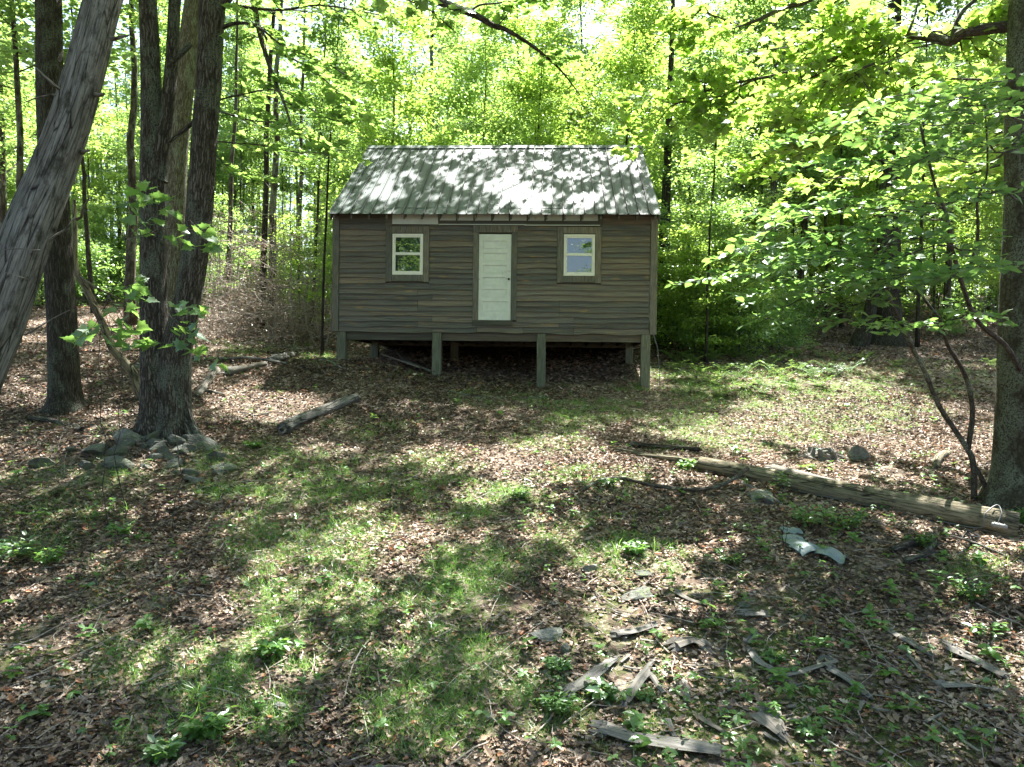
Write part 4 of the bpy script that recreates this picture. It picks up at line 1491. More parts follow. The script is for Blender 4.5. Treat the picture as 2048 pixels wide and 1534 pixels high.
PR = {
    'tall': [proto('tall_tree', 101, 'x', 'tree', M['bark_far'], M['leaf_forest'], H=19, r0=.17, base_f=.25, spread=3.4, nbr=30, nl=15500, ls=.16),
             proto('tall_tree', 102, 'x', 'tree', M['bark_dark'], M['leaf_forest'], H=17, r0=.14, base_f=.30, spread=3.0, nbr=26, nl=13000, ls=.15, lean=.04)],
    'mid': [proto('slim_tree', 103, 'x', 'tree', M['bark_far'], M['leaf_yellow'], H=11, r0=.075, base_f=.16, spread=2.8, nbr=24, nl=12500, ls=.135, cl=.42),
            proto('slim_tree', 104, 'x', 'tree', M['bark_dark'], M['leaf_forest'], H=9.5, r0=.065, base_f=.14, spread=2.5, nbr=22, nl=12000, ls=.125, cl=.4, lean=.05)],
    'pole': [proto('slender_tree', 105, 'x', 'tree', M['bark_far'], M['leaf_forest'], H=15, r0=.085, base_f=.45, spread=1.9, nbr=16, nl=8000, ls=.15),
             proto('slender_tree', 106, 'x', 'tree', M['bark_dark'], M['leaf_canopy'], H=14, r0=.06, base_f=.38, spread=1.6, nbr=14, nl=7000, ls=.14, lean=.03)],
    'bare': [proto('bare_stemmed_tree', 111, 'x', 'tree', M['bark_far'], M['leaf_forest'], H=18, r0=.16, base_f=.74, spread=1.7, nbr=10, nl=3200, ls=.15),
             proto('bare_stemmed_tree', 112, 'x', 'tree', M['bark_dark'], M['leaf_forest'], H=17, r0=.12, base_f=.72, spread=1.5, nbr=10, nl=2800, ls=.15, lean=.04)],
    'sap': [proto('young_tree', 107, 'x', 'sapling', M['twig'], M['leaf_forest'], H=5.5, r0=.032, base_f=.1, spread=1.7, nbr=18, nl=5200, ls=.11, cl=.3, flat=.28),
            proto('young_tree', 108, 'x', 'sapling', M['twig'], M['leaf_yellow'], H=4.5, r0=.026, base_f=.12, spread=1.5, nbr=16, nl=4600, ls=.105, cl=.28, flat=.28)],
    'bush': [proto('undergrowth_bush', 109, 'x', 'bush', M['twig'], M['leaf_forest'], H=1.9, r0=.02, base_f=.05, spread=1.2, nbr=18, nl=4500, ls=.085, cl=.24, flat=.5, up=.5),
             proto('undergrowth_bush', 110, 'x', 'bush', M['twig'], M['leaf_canopy'], H=1.3, r0=.016, base_f=.05, spread=1.0, nbr=16, nl=3600, ls=.075, cl=.2, flat=.5, up=.5)],
}
LABELS = {
    ('tall', 'L'): 'tall full crowned tree in the woods left of the cabin',
    ('tall', 'M'): 'tall full crowned tree rising behind the cabin roof',
    ('tall', 'R'): 'tall full crowned tree in the woods right of the cabin',
    ('mid', 'L'): 'slim mid height tree with bright green leaves left of the cabin',
    ('mid', 'M'): 'slim mid height tree with bright green leaves behind the cabin roof',
    ('mid', 'R'): 'slim mid height tree with bright green leaves right of the cabin',
    ('pole', 'L'): 'slender bare stemmed tree with a high crown left of the cabin',
    ('pole', 'M'): 'slender bare stemmed tree with a high crown behind the cabin',
    ('pole', 'R'): 'slender bare stemmed tree with a high crown right of the cabin',
    ('sap', 'L'): 'leafy young tree of the understory left of the cabin',
    ('sap', 'M'): 'leafy young tree of the understory behind the cabin',
    ('sap', 'R'): 'leafy young tree of the understory right of the cabin',
    ('bare', 'L'): 'bare stemmed tree with a small high crown left of the cabin',
    ('bare', 'M'): 'bare stemmed tree with a small high crown behind the cabin',
    ('bare', 'R'): 'bare stemmed tree with a small high crown right of the cabin',
    ('bush', 'L'): 'low green bush on the bright slope left of the cabin',
    ('bush', 'M'): 'low green bush on the ground behind the cabin',
    ('bush', 'R'): 'low dense green bush in the thicket right of the cabin',
}
GROUPS = {'tall': 'tall trees of the wood', 'mid': 'slim mid height trees', 'pole': 'slender bare stemmed trees', 'sap': 'young understory trees', 'bush': 'undergrowth bushes', 'bare': 'bare stemmed trees with high crowns'}


def plant(kind, x, y, s=1.0, sz=None, label=None, var=None, group=True, rot=None):
    i = R.integers(0, 2) if var is None else var
    pr = PR[kind][i]
    if pr['_used'] == 0:
        o = pr
        pr['_used'] = 1
        PR_ROOTS[(kind, i)] = (pr, None)
    else:
        o = copy_tree(pr)
    o.location = (x, y, float(ground(x, y)))
    o.rotation_euler = (R.normal(0, .02), R.normal(0, .02), R.uniform(0, 6.28) if rot is None else rot)
    o.scale = (s, s, s if sz is None else sz)
    u = float(topix(x, y, ground(x, y))[0])
    zone = 'L' if u < 665 else ('M' if u < 1315 else 'R')
    if label:
        o['label'] = label
        if 'group' in o:
            del o['group']
    else:
        o['label'] = LABELS[(kind, zone)]
        o['group'] = GROUPS[kind] + {'L': ' left of the cabin', 'M': ' behind the cabin', 'R': ' right of the cabin'}[zone]
    return o


PR_ROOTS = {}
placed = []


def px_plant(kind, u, D, **kw):
    p = P(u, 700, D)
    placed.append((p[0], D))
    return plant(kind, p[0], D, **kw)


# trees one can single out
px_plant('bare', 262, 27, var=0, s=1.2, sz=1.0, label='straight gray trunk in sun between the dark trunk and the twin tree')
px_plant('pole', 30, 22, var=0, s=1.5, sz=1.1, label='slim straight trunk near the top left corner')
px_plant('tall', 8, 28, var=0, s=.95, sz=1.0, label='pale trunk cut by the left edge of the photo')
px_plant('bare', 190, 30, var=1, s=.9, label='thin tree behind the base of the twin tree and the dark trunk')
px_plant('bare', 540, 31, var=0, s=1.1, label='brown trunk rising out of the dead brush left of the cabin')
px_plant('bare', 518, 26.5, var=1, s=1.1, label='dark red brown trunk beside the dead brush left of the cabin')
px_plant('bare', 455, 33, var=0, s=.8, sz=1.0, label='gray trunk just right of the twin tree, far back')
px_plant('pole', 645, 21.5, var=1, s=.75, sz=.9, label='very thin stem standing right beside the left wall of the cabin')
px_plant('bare', 622, 27, var=1, s=.5, sz=.9, label='thin straight stem a little left of the cabin corner')
px_plant('bare', 598, 34, var=0, s=.8, sz=1.0, label='gray straight trunk between the dead brush and the cabin')
px_plant('pole', 1412, 21.0, var=1, s=.7, sz=.7, label='thin dark sapling stem right of the cabin before the bushes')
px_plant('pole', 1835, 25, var=1, s=1.1, label='thin dark stem just right of the big flared trunk')
px_plant('mid', 955, 28.5, var=1, s=1.2, sz=1.25, label='forked slim tree rising behind the middle of the roof ridge')
px_plant('mid', 1060, 27.5, var=0, s=1.0, label='leaning leafy tree behind the ridge right of the forked one')
px_plant('mid', 770, 28, var=0, s=1.1, label='leafy tree behind the left part of the roof ridge')
px_plant('mid', 1240, 29, var=0, s=1.15, label='leafy tree behind the right end of the roof ridge')
px_plant('tall', 1265, 37, var=1, s=1.0, label='dark tall trunk far behind the right end of the roof')
px_plant('tall', 1545, 31, var=0, s=.9, label='broad leafy crown above the thicket right of the cabin')
px_plant('tall', 1480, 39, var=1, s=1.0, label='tall tree far back right of the cabin roof')
px_plant('tall', 1165, 41, var=0, s=1.0, label='tall tree far behind the right half of the roof')
px_plant('mid', 1400, 25, var=1, s=.95, label='leafy tree directly right of the cabin roof')

rngp = np.random.default_rng(21)
plan = [('tall', 42, 30, 62, 3.0), ('mid', 40, 25, 48, 2.0), ('pole', 66, 24, 58, 1.2), ('sap', 48, 22, 44, 1.2)]
for kind, cnt, d0, d1, sep in plan:
    n_, tries = 0, 0
    while n_ < cnt and tries < 6000:
        tries += 1
        D_ = d0 + (d1 - d0) * rngp.uniform(0, 1) ** .8
        u_ = rngp.uniform(-130, 2180)
        x_ = (u_ - 1024) / FPX * D_
        lx, ly = (x_ - CX) * ca - (D_ - CY) * sa, (x_ - CX) * sa + (D_ - CY) * ca
        if -1.2 < lx < CW + 1.2 and -1 < ly < CDEP + 1.4:
            continue
        if kind == 'sap' and u_ < 640 and (D_ < 35 or rngp.uniform() < .5):
            continue
        if kind in ('tall', 'pole') and 640 < u_ < 1340 and D_ < 35:
            continue
        if kind == 'tall' and u_ < 660 and D_ < 44 or 370 < u_ < 680 and D_ < 42:
            continue
        if kind == 'pole' and u_ < 660 and D_ < 40 and rngp.uniform() < .6:
            continue
        if kind == 'mid' and u_ < 640 and D_ < 38:
            continue
        if kind == 'mid' and 1600 < u_ < 1990 and D_ < 33 and rngp.uniform() < .6:
            continue
        if kind == 'sap' and u_ > 1560 and rngp.uniform() < .75:
            continue
        if any((x_ - a) ** 2 + (D_ - b) ** 2 < sep ** 2 for a, b in placed):
            continue
        placed.append((x_, D_))
        plant(kind, x_, D_, s=rngp.uniform(.8, 1.15), sz=rngp.uniform(.85, 1.15))
        n_ += 1
# bushes: right of the cabin and scattered
bpts = [(1345, 24.5, 1.3), (1370, 22.5, 1.0), (1400, 26, 1.5), (1430, 23, 1.1), (1470, 24.5, 1.4), (1350, 28, 1.6), (1500, 22.5, 1.0), (1530, 25, 1.2), (1450, 28, 1.8), (1560, 23, .9), (1600, 26, 1.1), (1390, 30, 1.9), (1520, 29, 1.7),
        (1590, 30, 1.2), (1490, 32, 1.9), (650, 30, 1.1), (640, 35, 1.5), (600, 33, 1.1), (1340, 33, 1.8), (1900, 28, .7), (440, 36, 1.2), (300, 34, 1.3), (220, 37, 1.6), (60, 33, 1.4)]
for u_, D_ in ((1352, 22.5), (1390, 21.8), (1430, 22.8), (1480, 22.2), (1520, 23.5), (600, 27.5), (640, 30), (560, 34), (470, 35), (420, 33)):
    p = P(u_, 700, D_)
    plant('sap', p[0], D_, s=rngp.uniform(.7, .95))
for u_, D_, s_ in bpts:
    p = P(u_, 700, D_)
    plant('bush', p[0], D_, s=s_ * .9, sz=s_)
for i in range(60):
    D_ = rngp.uniform(32, 52)
    u_ = rngp.uniform(-80, 2130)
    if 600 < u_ < 1330 and rngp.uniform() < .3 or u_ > 1560 and rngp.uniform() < .75:
        continue
    p = P(u_, 700, D_)
    plant('bush', p[0], D_, s=rngp.uniform(1, 2.2), sz=rngp.uniform(1.0, 2.4))
# trees behind the camera that the windows mirror
for x_, y_, k_ in ((-9, -16, 'tall'), (-13.5, -12, 'tall'), (-6, -22, 'mid'), (-17, -18, 'tall'), (-4.5, -12.5, 'mid'), (9.8, -15, 'mid'), (4.1, -12, 'tall'), (-9.6, -12, 'tall'), (-10.8, -16.5, 'tall'), (-12.3, -20, 'tall'), (-8.6, -8, 'mid'), (-11, -9.5, 'mid'), (-7, -10, 'mid'), (-10.5, -13, 'tall')):
    plant(k_, x_, y_, s=1.0, label='tree standing at the clearing edge opposite the cabin, mirrored in its windows', group=True)['group'] = 'trees mirrored in the cabin windows'
for k_, L_ in PR.items():
    for pr in L_:
        if pr['_used'] == 0:
            for ch in list(pr.children):
                bpy.data.objects.remove(ch)
            bpy.data.objects.remove(pr)
        else:
            del pr['_used']
for o in bpy.data.objects:
    if '_used' in o:
        del o['_used']

# far wood: one mass of leaves and stems beyond the countable trees
fm, ft = MB(), MB()
N = 80000
D_ = R.uniform(60, 105, N)
u_ = R.uniform(-300, 2350, N)
x_ = (u_ - 1024) / FPX * D_
hgt = R.uniform(0, 1, N) ** .8 * (18 + 9 * vnoise(x_ * .12, D_ * .12, 0, 61))
dens = vnoise(x_ * .18, D_ * .1, hgt * .25, 62)
ok = dens > .30
pp = np.stack([x_, D_, ground(x_, D_) + hgt], -1)[ok]
fm.leaves(pp, .55 * R.uniform(.5, 1.3, len(pp)), *DIAMOND, tilt=.9, droop=.3)
tag(fm.build('far_wood_foliage', M['leaf_forest']), 'mass of sunlit green foliage of the far wood', 'foliage', kind='stuff')
for i in range(420):
    D_ = R.uniform(52, 100)
    x_ = (R.uniform(-200, 2250) - 1024) / FPX * D_
    z_ = float(ground(x_, D_))
    h_ = R.uniform(10, 20)
    ft.tube([(x_, D_, z_ - .5), (x_ + R.normal(0, .2), D_, z_ + h_ * .5), (x_ + R.normal(0, .5), D_, z_ + h_)], [.16, .12, .04], 5, R.uniform(), False)
tag(ft.build('far_wood_trunks', M['bark_far']), 'mass of thin dark trunks of the far wood', 'trunks', kind='stuff')

# dead brush left of the cabin
bt, bl = MB(), MB()
for i in range(560):
    u_, v_ = R.uniform(415, 660), 0
    D_ = R.uniform(22.5, 31)
    p = P(u_, 640, D_)
    z0_ = float(ground(p[0], p[1]))
    hh_ = R.uniform(.1, 1) * (4.6 if 440 < u_ < 600 else 1.6)
    p0 = np.array([p[0], p[1], z0_ + R.uniform(-.05, hh_)])
    az = R.uniform(0, 6.28)
    ln = R.uniform(.5, 2.2)
    e = np.array([math.cos(az), math.sin(az) * .6, R.uniform(-.5, .6)])
    k_ = kink(p0, p0 + e * ln, 6, .07)
    k_[:, 2] = np.maximum(k_[:, 2], ground(k_[:, 0], k_[:, 1]) + .02)
    bt.tube(k_, np.linspace(R.uniform(.008, .022), .004, 6), 4, R.uniform(), False)
    if R.uniform() < .55:
        c_ = np.repeat(k_[2:], 9, 0) + R.normal(0, .13, (36, 3))
        bl.leaves(c_, .085, *DIAMOND, tilt=1.2, droop=.8)
for i in range(70):
    p = P(R.uniform(415, 655), 640, R.uniform(23, 32))
    z0_ = float(ground(p[0], p[1]))
    h_ = R.uniform(1.8, 5.5)
    k_ = kink((p[0], p[1], z0_ - .05), (p[0] + R.normal(0, .5), p[1] + R.normal(0, .4), z0_ + h_), 9, .07)
    bt.tube(k_, np.linspace(R.uniform(.012, .028), .005, 9), 5, R.uniform(), False)
    for q_ in range(6):
        j = R.integers(2, 8)
        e = np.array([R.normal(), R.normal() * .6, R.uniform(.1, .9)])
        bt.tube(kink(k_[j], k_[j] + e / np.linalg.norm(e) * R.uniform(.4, 1.1), 4, .04), np.linspace(.009, .003, 4), 3, R.uniform(), False)
tag(bt.build('brush_tangle', M['deadtwig']), 'pale brown tangle of dead twigs and stems left of the cabin', 'brush', kind='stuff')
tag(bl.build('dead_brush_leaves', M['brushneedle']), 'withered brown leaves hanging in the dead brush left of the cabin', 'dead leaves', kind='stuff')

# ------------------------------------------------------------------ ground cover (nobody could count it)
def scatter(n, d0, d1, pw=1.0, umin=-120, umax=2170, rng=R):
    """points on the ground, denser near the viewer"""
    D = d0 * (d1 / d0) ** (rng.uniform(0, 1, n) ** pw)
    u = rng.uniform(umin, umax, n)
    x = (u - 1024) / FPX * D
    return x, D


def rc(x, y):          # cabin coordinates
    return (x - CX) * ca - (y - CY) * sa, (x - CX) * sa + (y - CY) * ca




lm = MB()
for n_, d0, d1, tm, s0 in ((20000, 4.4, 9.5, OAK, .082), (120000, 4.4, 9.5, CURL, .052), (120000, 8.5, 17.5, CURL, .068), (90000, 16, 34, CURL, .105), (30000, 30, 60, DIAMOND, .22)):
    x, y = scatter(n_, d0, d1, .8)
    a, b = rc(x, y)
    ok = R.uniform(0, 1, n_) > .62 * grassmask(x, y) * (y < 20)
    mm = mossmask(x, y)
    ok &= R.uniform(0, 1, n_) > .80 * np.clip(mm * 1.5, 0, 1) * (.5 + .8 * vnoise(x * 2.2, y * 2.2, 0, 54))
    drift = vnoise(x * .9, y * .9, 0, 51)
    ok &= R.uniform(0, 1, n_) < .30 + 1.1 * drift
    x, y = x[ok], y[ok]
    z = ground(x, y) + R.uniform(.0, .022, len(x))
    t = np.clip(R.normal(.45, .21, len(x)) + (vnoise(x * .7, y * .7, 0, 52) - .5) * .45 + (vnoise(x * 3, y * 3, 0, 53) - .5) * .3, 0, .97)
    t = np.where(R.uniform(0, 1, len(x)) < .03, 1, t)
    lm.leaves(np.stack([x, y, z], -1), s0 * R.uniform(.5, 1.35, len(x)), *tm, tilt=.34, tones=t)
tag(lm.build('leaf_litter', M['litter']), 'brown and tan dead leaves covering the forest floor', 'leaf litter', kind='stuff')

gm = MB()
NT_ = 42000
x, y = scatter(NT_ * 3, 4.5, 24, .9)
a, b = rc(x, y)
gmk = grassmask(x, y) * sstep(.24, .56, vnoise(x * 2.3, y * 2.3, 0, 48) * .6 + vnoise(x * 6, y * 6, 0, 49) * .4)
ok = (R.uniform(0, 1, len(x)) < gmk * .85 + .03 * (vnoise(x, y, 0, 44) > .5)) & ~((a > 0) & (a < CW) & (b > .6) & (b < CDEP))
x, y = x[ok], y[ok]
nb = 11
X_ = np.repeat(x, nb) + R.normal(0, .05, len(x) * nb)
Y_ = np.repeat(y, nb) + R.normal(0, .05, len(x) * nb)
hs = np.repeat(R.uniform(.022, .075, len(x)) * (1 + .8 * (R.uniform(0, 1, len(x)) > .96)), nb)
gm.leaves(np.stack([X_, Y_, ground(X_, Y_)], -1), hs * R.uniform(.6, 1.3, len(X_)) * (1 + .012 * Y_), *BLADE, tilt=.35)
tag(gm.build('grass', M['grass']), 'thin patches of short green grass between the dead leaves', 'grass', kind='stuff')

# seedlings: small stems with whorls of three to five leaves
sm_ = MB()
x, y = scatter(4200, 4.5, 19, .85)
u, v = topix(x, y, ground(x, y))
pr = .22 + .55 * sstep(1000, 1500, u) * sstep(850, 1000, v) + .3 * grassmask(x, y) + .3 * sstep(350, 100, u) * sstep(900, 1000, v)
pr *= .3 + 1.2 * vnoise(x * 1.1, y * 1.1, 0, 47)
a, b = rc(x, y)
ok = (R.uniform(0, 1, len(x)) < pr * .62) & ~((a > 0) & (a < CW) & (b > .3) & (b < CDEP))
x, y = x[ok], y[ok]
hgt = R.uniform(.02, .12, len(x))
cen, dr, sz = [], [], []
for i in range(len(x)):
    k_ = R.integers(3, 6)
    a0 = R.uniform(0, 6.28)
    zz0 = float(ground(x[i], y[i]))
    s0 = R.uniform(.03, .07)
    if R.uniform() < .12:
        s0 *= 1.5
    for tier in range(2 if hgt[i] > .08 else 1):
        for j in range(k_):
            az = a0 + j * 6.28 / k_ + tier * .6
            cen.append((x[i], y[i], zz0 + hgt[i] * (1 - .5 * tier) + .01))
            dr.append((math.cos(az), math.sin(az), R.uniform(-.1, .35)))
            sz.append(s0 * R.uniform(.75, 1.2))
sm_.leaves(np.array(cen), np.array(sz), *OVAL, tilt=.3, dirs=np.array(dr))
tag(sm_.build('seedling_cover', M['leaf_ground']), 'scattered low green seedlings among the dead leaves', 'ground cover', kind='stuff')

# twigs strewn over the floor
tw = MB()
for i in range(1300):
    x0, y0 = scatter(1, 4.5, 24, .9)
    x0, y0 = float(x0[0]), float(y0[0])
    az, ln = R.uniform(0, 6.28), R.uniform(.08, .55) * (1 + (R.uniform() < .08) * 1.6)
    p = kink((x0, y0, 0), (x0 + math.cos(az) * ln, y0 + math.sin(az) * ln, 0), 5, ln * .04)
    p[:, 2] = ground(p[:, 0], p[:, 1]) + R.uniform(.012, .035) + np.abs(p[:, 2]) * .4
    r_ = R.uniform(.002, .007)
    tw.tube(p, np.linspace(r_, r_ * .5, 5), 5, R.uniform(), False)
tag(tw.build('fallen_twigs', M['deadtwig']), 'thin dead twigs strewn over the forest floor', 'twigs', kind='stuff')

# ------------------------------------------------------------------ single ground things
def rock(u, v, wpx, hr, fr, label, mat='rock', seed=0, rot=None, sink=.35, name='rock'):
    p = G(u, v)
    sz = wpx * 1.1 / FPX * p[1] / 2
    rg = np.random.default_rng(seed + 900)
    import bmesh
    bm_ = bmesh.new()
    bmesh.ops.create_icosphere(bm_, subdivisions=4, radius=1)
    V = np.array([q.co[:] for q in bm_.verts])
    hr = min(1.1, hr * 1.25)
    for _ in range(11):
        n_ = rg.normal(0, 1, 3)
        n_ /= np.linalg.norm(n_)
        h = rg.uniform(.38, .85)
        dd = V @ n_
        V = V - np.outer(np.clip(dd - h, 0, None), n_)
    V = V * (1 + .05 * (vnoise(V[:, 0] * 3, V[:, 1] * 3, V[:, 2] * 3, seed) - .5) + .04 * (vnoise(V[:, 0] * 9, V[:, 1] * 9, V[:, 2] * 9, seed) - .5))[:, None]
    V = V / np.abs(V).max(0) * [sz, sz * fr, sz * hr]
    F = np.array([[q.index for q in f.verts] for f in bm_.faces])
    bm_.free()
    mb = MB()
    mb.add(V, F, .5)
    o = mb.build(name, M[mat], loc=(p[0], p[1] + sz * fr * .4, p[2] + sz * hr * .12))
    o.rotation_euler = (rg.normal(0, .15), rg.normal(0, .15), rg.uniform(-.5, .5) if rot is None else rot)
    tag(o, label, 'rock')
    return o


rocks = [
    (247, 885, 78, .75, .7, 'pale angular rock at the left foot of the twin tree, tallest there', 'rock_pale'),
    (235, 932, 76, .35, .8, 'flat mossy rock just below the tall pale rock by the twin tree', 'rock'),
    (345, 892, 42, .7, .8, 'rounded tan rock right below the base of the twin tree', 'rock'),
    (338, 918, 34, .6, .8, 'small gray rock under the rounded tan one below the twin tree', 'rock'),
    (400, 895, 76, .4, .6, 'long sloping slab right of the twin tree base', 'rock'),
    (446, 940, 50, .35, .8, 'low flat stone right of the rock cluster by the twin tree', 'rock'),
    (384, 964, 46, .4, .7, 'bright pale stone below the rock cluster by the twin tree', 'rock_pale'),
    (186, 905, 54, .4, .9, 'dark half buried rock left of the tall pale rock', 'rock'),
    (75, 935, 60, .4, .9, 'mossy gray rock farthest left of the rock cluster', 'rock'),
    (300, 880, 44, .5, .8, 'gray rock wedged between the tall pale rock and the tree roots', 'rock'),
    (372, 873, 24, .7, .8, 'small white stone resting at the right root of the twin tree', 'rock_pale'),
    (265, 740, 30, .7, .8, 'pale stone beside the crooked bare stem', 'rock_pale'),
    (432, 948, 34, .4, .8, 'greenish flat stone at the lower end of the rock cluster', 'rock'),
    (1268, 1195, 84, .22, .75, 'flat square gray slab with a seedling in the lower middle', 'rock'),
    (1282, 1153, 56, .3, .5, 'dark narrow stone behind the flat square slab', 'rock'),
    (1178, 1142, 36, .5, .8, 'small pointed pale stone left of the flat square slab', 'rock_pale'),
    (1098, 1278, 76, .3, .7, 'pale rough stone between seedlings at bottom centre', 'rock_pale'),
    (1130, 1305, 26, .9, .8, 'small brown stone touching the pale rough stone', 'rock'),
    (745, 1207, 28, .6, .9, 'small blue gray stone among leaves at centre left', 'rock'),
    (875, 1212, 30, .4, .7, 'small gray stone beside grass at bottom centre', 'rock'),
    (985, 1440, 34, .5, .8, 'pale stone in grass near the bottom edge', 'rock_pale'),
    (1718, 920, 44, 1.0, .6, 'upright pointed pale rock right of the rotten stump', 'rock_pale'),
    (1528, 1000, 74, .3, .9, 'gray slab lying against the fallen pole', 'rock_pale'),
    (1512, 1025, 30, .4, .8, 'little blue gray stone below the slab by the pole', 'rock'),
    (1484, 1212, 34, .3, .9, 'thin dark slate between seedlings at lower right', 'rock'),
    (1744, 1195, 20, .4, .8, 'tiny gray stone in the leaves under the hanging cable', 'rock'),
    (560, 1425, 34, .7, .9, 'gray stone near the bottom edge at left', 'rock'),
    (1650, 1330, 40, .4, .8, 'mossy stone beside the gray sticks at lower right', 'rock'),
]
for i, (u, v, w_, hr, fr_, lab, mt) in enumerate(rocks):
    rock(u, v, w_, hr, fr_, lab, mt, i)
rq = np.random.default_rng(77)
for i in range(30):
    o = rock(rq.normal(310, 75), rq.uniform(872, 955), rq.uniform(16, 44), rq.uniform(.4, .8), .8, 'small mossy loose stone in the rock jumble below the twin tree', 'rock', 60 + i)
    o['group'] = 'loose stones below the twin tree'


def stick(p_px, r0, r1, label, name='stick', mat='oldwood', sides=8, rough=.15, lift=.0, flat=1.0, cat='stick', n=4, forks=(), jag=False):
    pts = []
    for q in p_px:
        g_ = G(q[0], q[1])
        h = q[2] if len(q) > 2 else 0
        pts.append([g_[0], g_[1], g_[2] + h])
    pth = smooth_path(pts, n)
    rr = np.linspace(r0, r1, len(pth))
    pth[:, 2] += rr * flat * .7 + lift
    mb = MB()
    mb.tube(pth, rr, sides, R.uniform(), True, rough, R.integers(0, 99), flat, (lambda th, L: 1 + rough * (vnoise(np.cos(th) * 2.5, np.sin(th) * 2.5, L * 1.2, 17) - .5) * 2.5))
    for a_, b_, r_ in forks:
        q0, q1 = G(*a_), G(*b_)
        q0[2] += r0
        q1[2] += r_ + .03
        mb.tube(kink(q0, q1, 5, .02), np.linspace(r_, r_ * .4, 5), 6, .5)
    if jag:
        for e_ in (0, -1):
            d_ = pth[e_] - pth[1 if e_ == 0 else -2]
            d_ /= np.linalg.norm(d_)
            for j in range(7):
                an = j * .9
                sd = np.array([math.cos(an) * .6, math.sin(an) * .6, math.sin(an) * .6]) * rr[e_] * .7
                ln = R.uniform(.3, 1.4) * rr[e_]
                mb.tube([pth[e_] + sd - d_ * .03, pth[e_] + sd + d_ * ln], [rr[e_] * .35, rr[e_] * .06], 4, .5)
    o = mb.build(name, M[mat], smooth=sides > 8)
    return tag(o, label, cat)


# logs and long sticks
stick([(566, 868), (600, 848), (650, 828), (700, 806), (716, 800)], .115, .075, 'hollow bleached log lying in front of the cabin at left', 'log', 'deadwood', 18, .22, cat='log', jag=True)
stick([(440, 724, .05), (500, 728, .12), (574, 733, .05)], .035, .03, 'thin straight stick lying across the broken log left of the cabin', mat='deadwood')
stick([(545, 728), (565, 720), (590, 712)], .12, .07, 'short bright broken log piece left of the cabin', 'log', 'deadwood', 12, .3, cat='log', jag=True)
stick([(455, 750), (490, 742), (530, 732)], .10, .07, 'rotting log piece under the thin straight stick', 'log', 'oldwood', 12, .3, cat='log', jag=True)
stick([(396, 795), (415, 770), (434, 745)], .06, .08, 'pale short log pointing up beside the twin tree', 'log', 'deadwood', 12, .2, cat='log')
stick([(395, 782), (420, 786), (450, 792)], .05, .03, 'thin pale stick at the foot of the short log by the twin tree', mat='deadwood')
stick([(388, 720), (440, 716)], .03, .02, 'bleached stick on the slope right of the twin tree', mat='deadwood')
stick([(480, 826), (510, 832), (545, 824)], .018, .012, 'small forked pale stick in sun right of the twin tree', mat='deadwood', forks=(((505, 831), (508, 848), .012),))
stick([(60, 842), (110, 848), (165, 862)], .06, .04, 'dark fallen branch on the ground below the dark trunk', mat='bark_dark', cat='branch')
stick([(880, 778), (940, 792), (1020, 797), (1090, 795), (1165, 790)], .018, .014, 'long thin pale root like stick in front of the cabin posts', mat='deadwood', cat='stick')
stick([(640, 720), (665, 727), (690, 742)], .03, .02, 'pale curved stick before the left corner post of the cabin', mat='deadwood')
stick([(870, 752), (900, 758), (940, 766)], .015, .01, 'thin stick at the foot of the second front post', mat='deadwood')
stick([(115, 1130), (200, 1137), (300, 1142), (400, 1148)], .010, .005, 'long dark thin branch on the leaves at left', mat='twig', cat='branch')
stick([(612, 1104), (650, 1092), (692, 1078)], .022, .016, 'short pale stick lying in grass at left centre', mat='deadwood')
stick([(752, 1378), (800, 1335), (855, 1290), (905, 1262)], .010, .016, 'long straight thin branch at the bottom centre', mat='deadwood', cat='branch')
stick([(1160, 985, .0), (1200, 972, .06), (1245, 968, .06), (1310, 980, .04), (1390, 990, .05), (1450, 984, .1), (1495, 968, .2)], .022, .030, 'curved dark branch lying in front of the fallen pole', mat='twig', cat='branch', forks=(((1410, 985), (1490, 955), .008), ((1250, 968), (1225, 948), .007)))
stick([(485 + 1000, 968), (1530, 990), (1560, 1010)], .03, .02, 'bleached splinter lying beneath the fallen pole', mat='deadwood')
stick([(1260, 893), (1320, 898), (1400, 903)], .06, .04, 'dark rotting branch behind the far end of the pole', mat='bark_dark', cat='branch')
stick([(1545, 948), (1600, 960), (1700, 984)], .09, .07, 'dark split log lying just behind the fallen pole', 'log', 'oldwood', 14, .2, cat='log', jag=True)
stick([(1700, 862), (1740, 858), (1780, 864)], .02, .015, 'pale stick in the sunlit leaves at right', mat='deadwood')
stick([(1870, 940), (1878, 920), (1892, 912)], .05, .06, 'short cut stub of branch lying right of the pointed rock', mat='pole', cat='branch', sides=12)
stick([(1785, 1110), (1815, 1098), (1850, 1093)], .035, .05, 'gnarled curled root on the leaves below the pole', 'root', 'bark', 10, .2, .03, cat='root')
stick([(1812, 1132), (1850, 1120), (1866, 1095), (1858, 1080)], .03, .045, 'second gnarled root hooking up below the pole', 'root', 'bark', 10, .2, .03, cat='root')
stick([(1900, 1090, .1), (1960, 1100, .05), (2047, 1130)], .015, .012, 'long pale stick under the near end of the pole', mat='deadwood')
stick([(1300, 1290 + 30), (1380, 1330)], .01, .008, 'x', mat='deadwood') if False else None
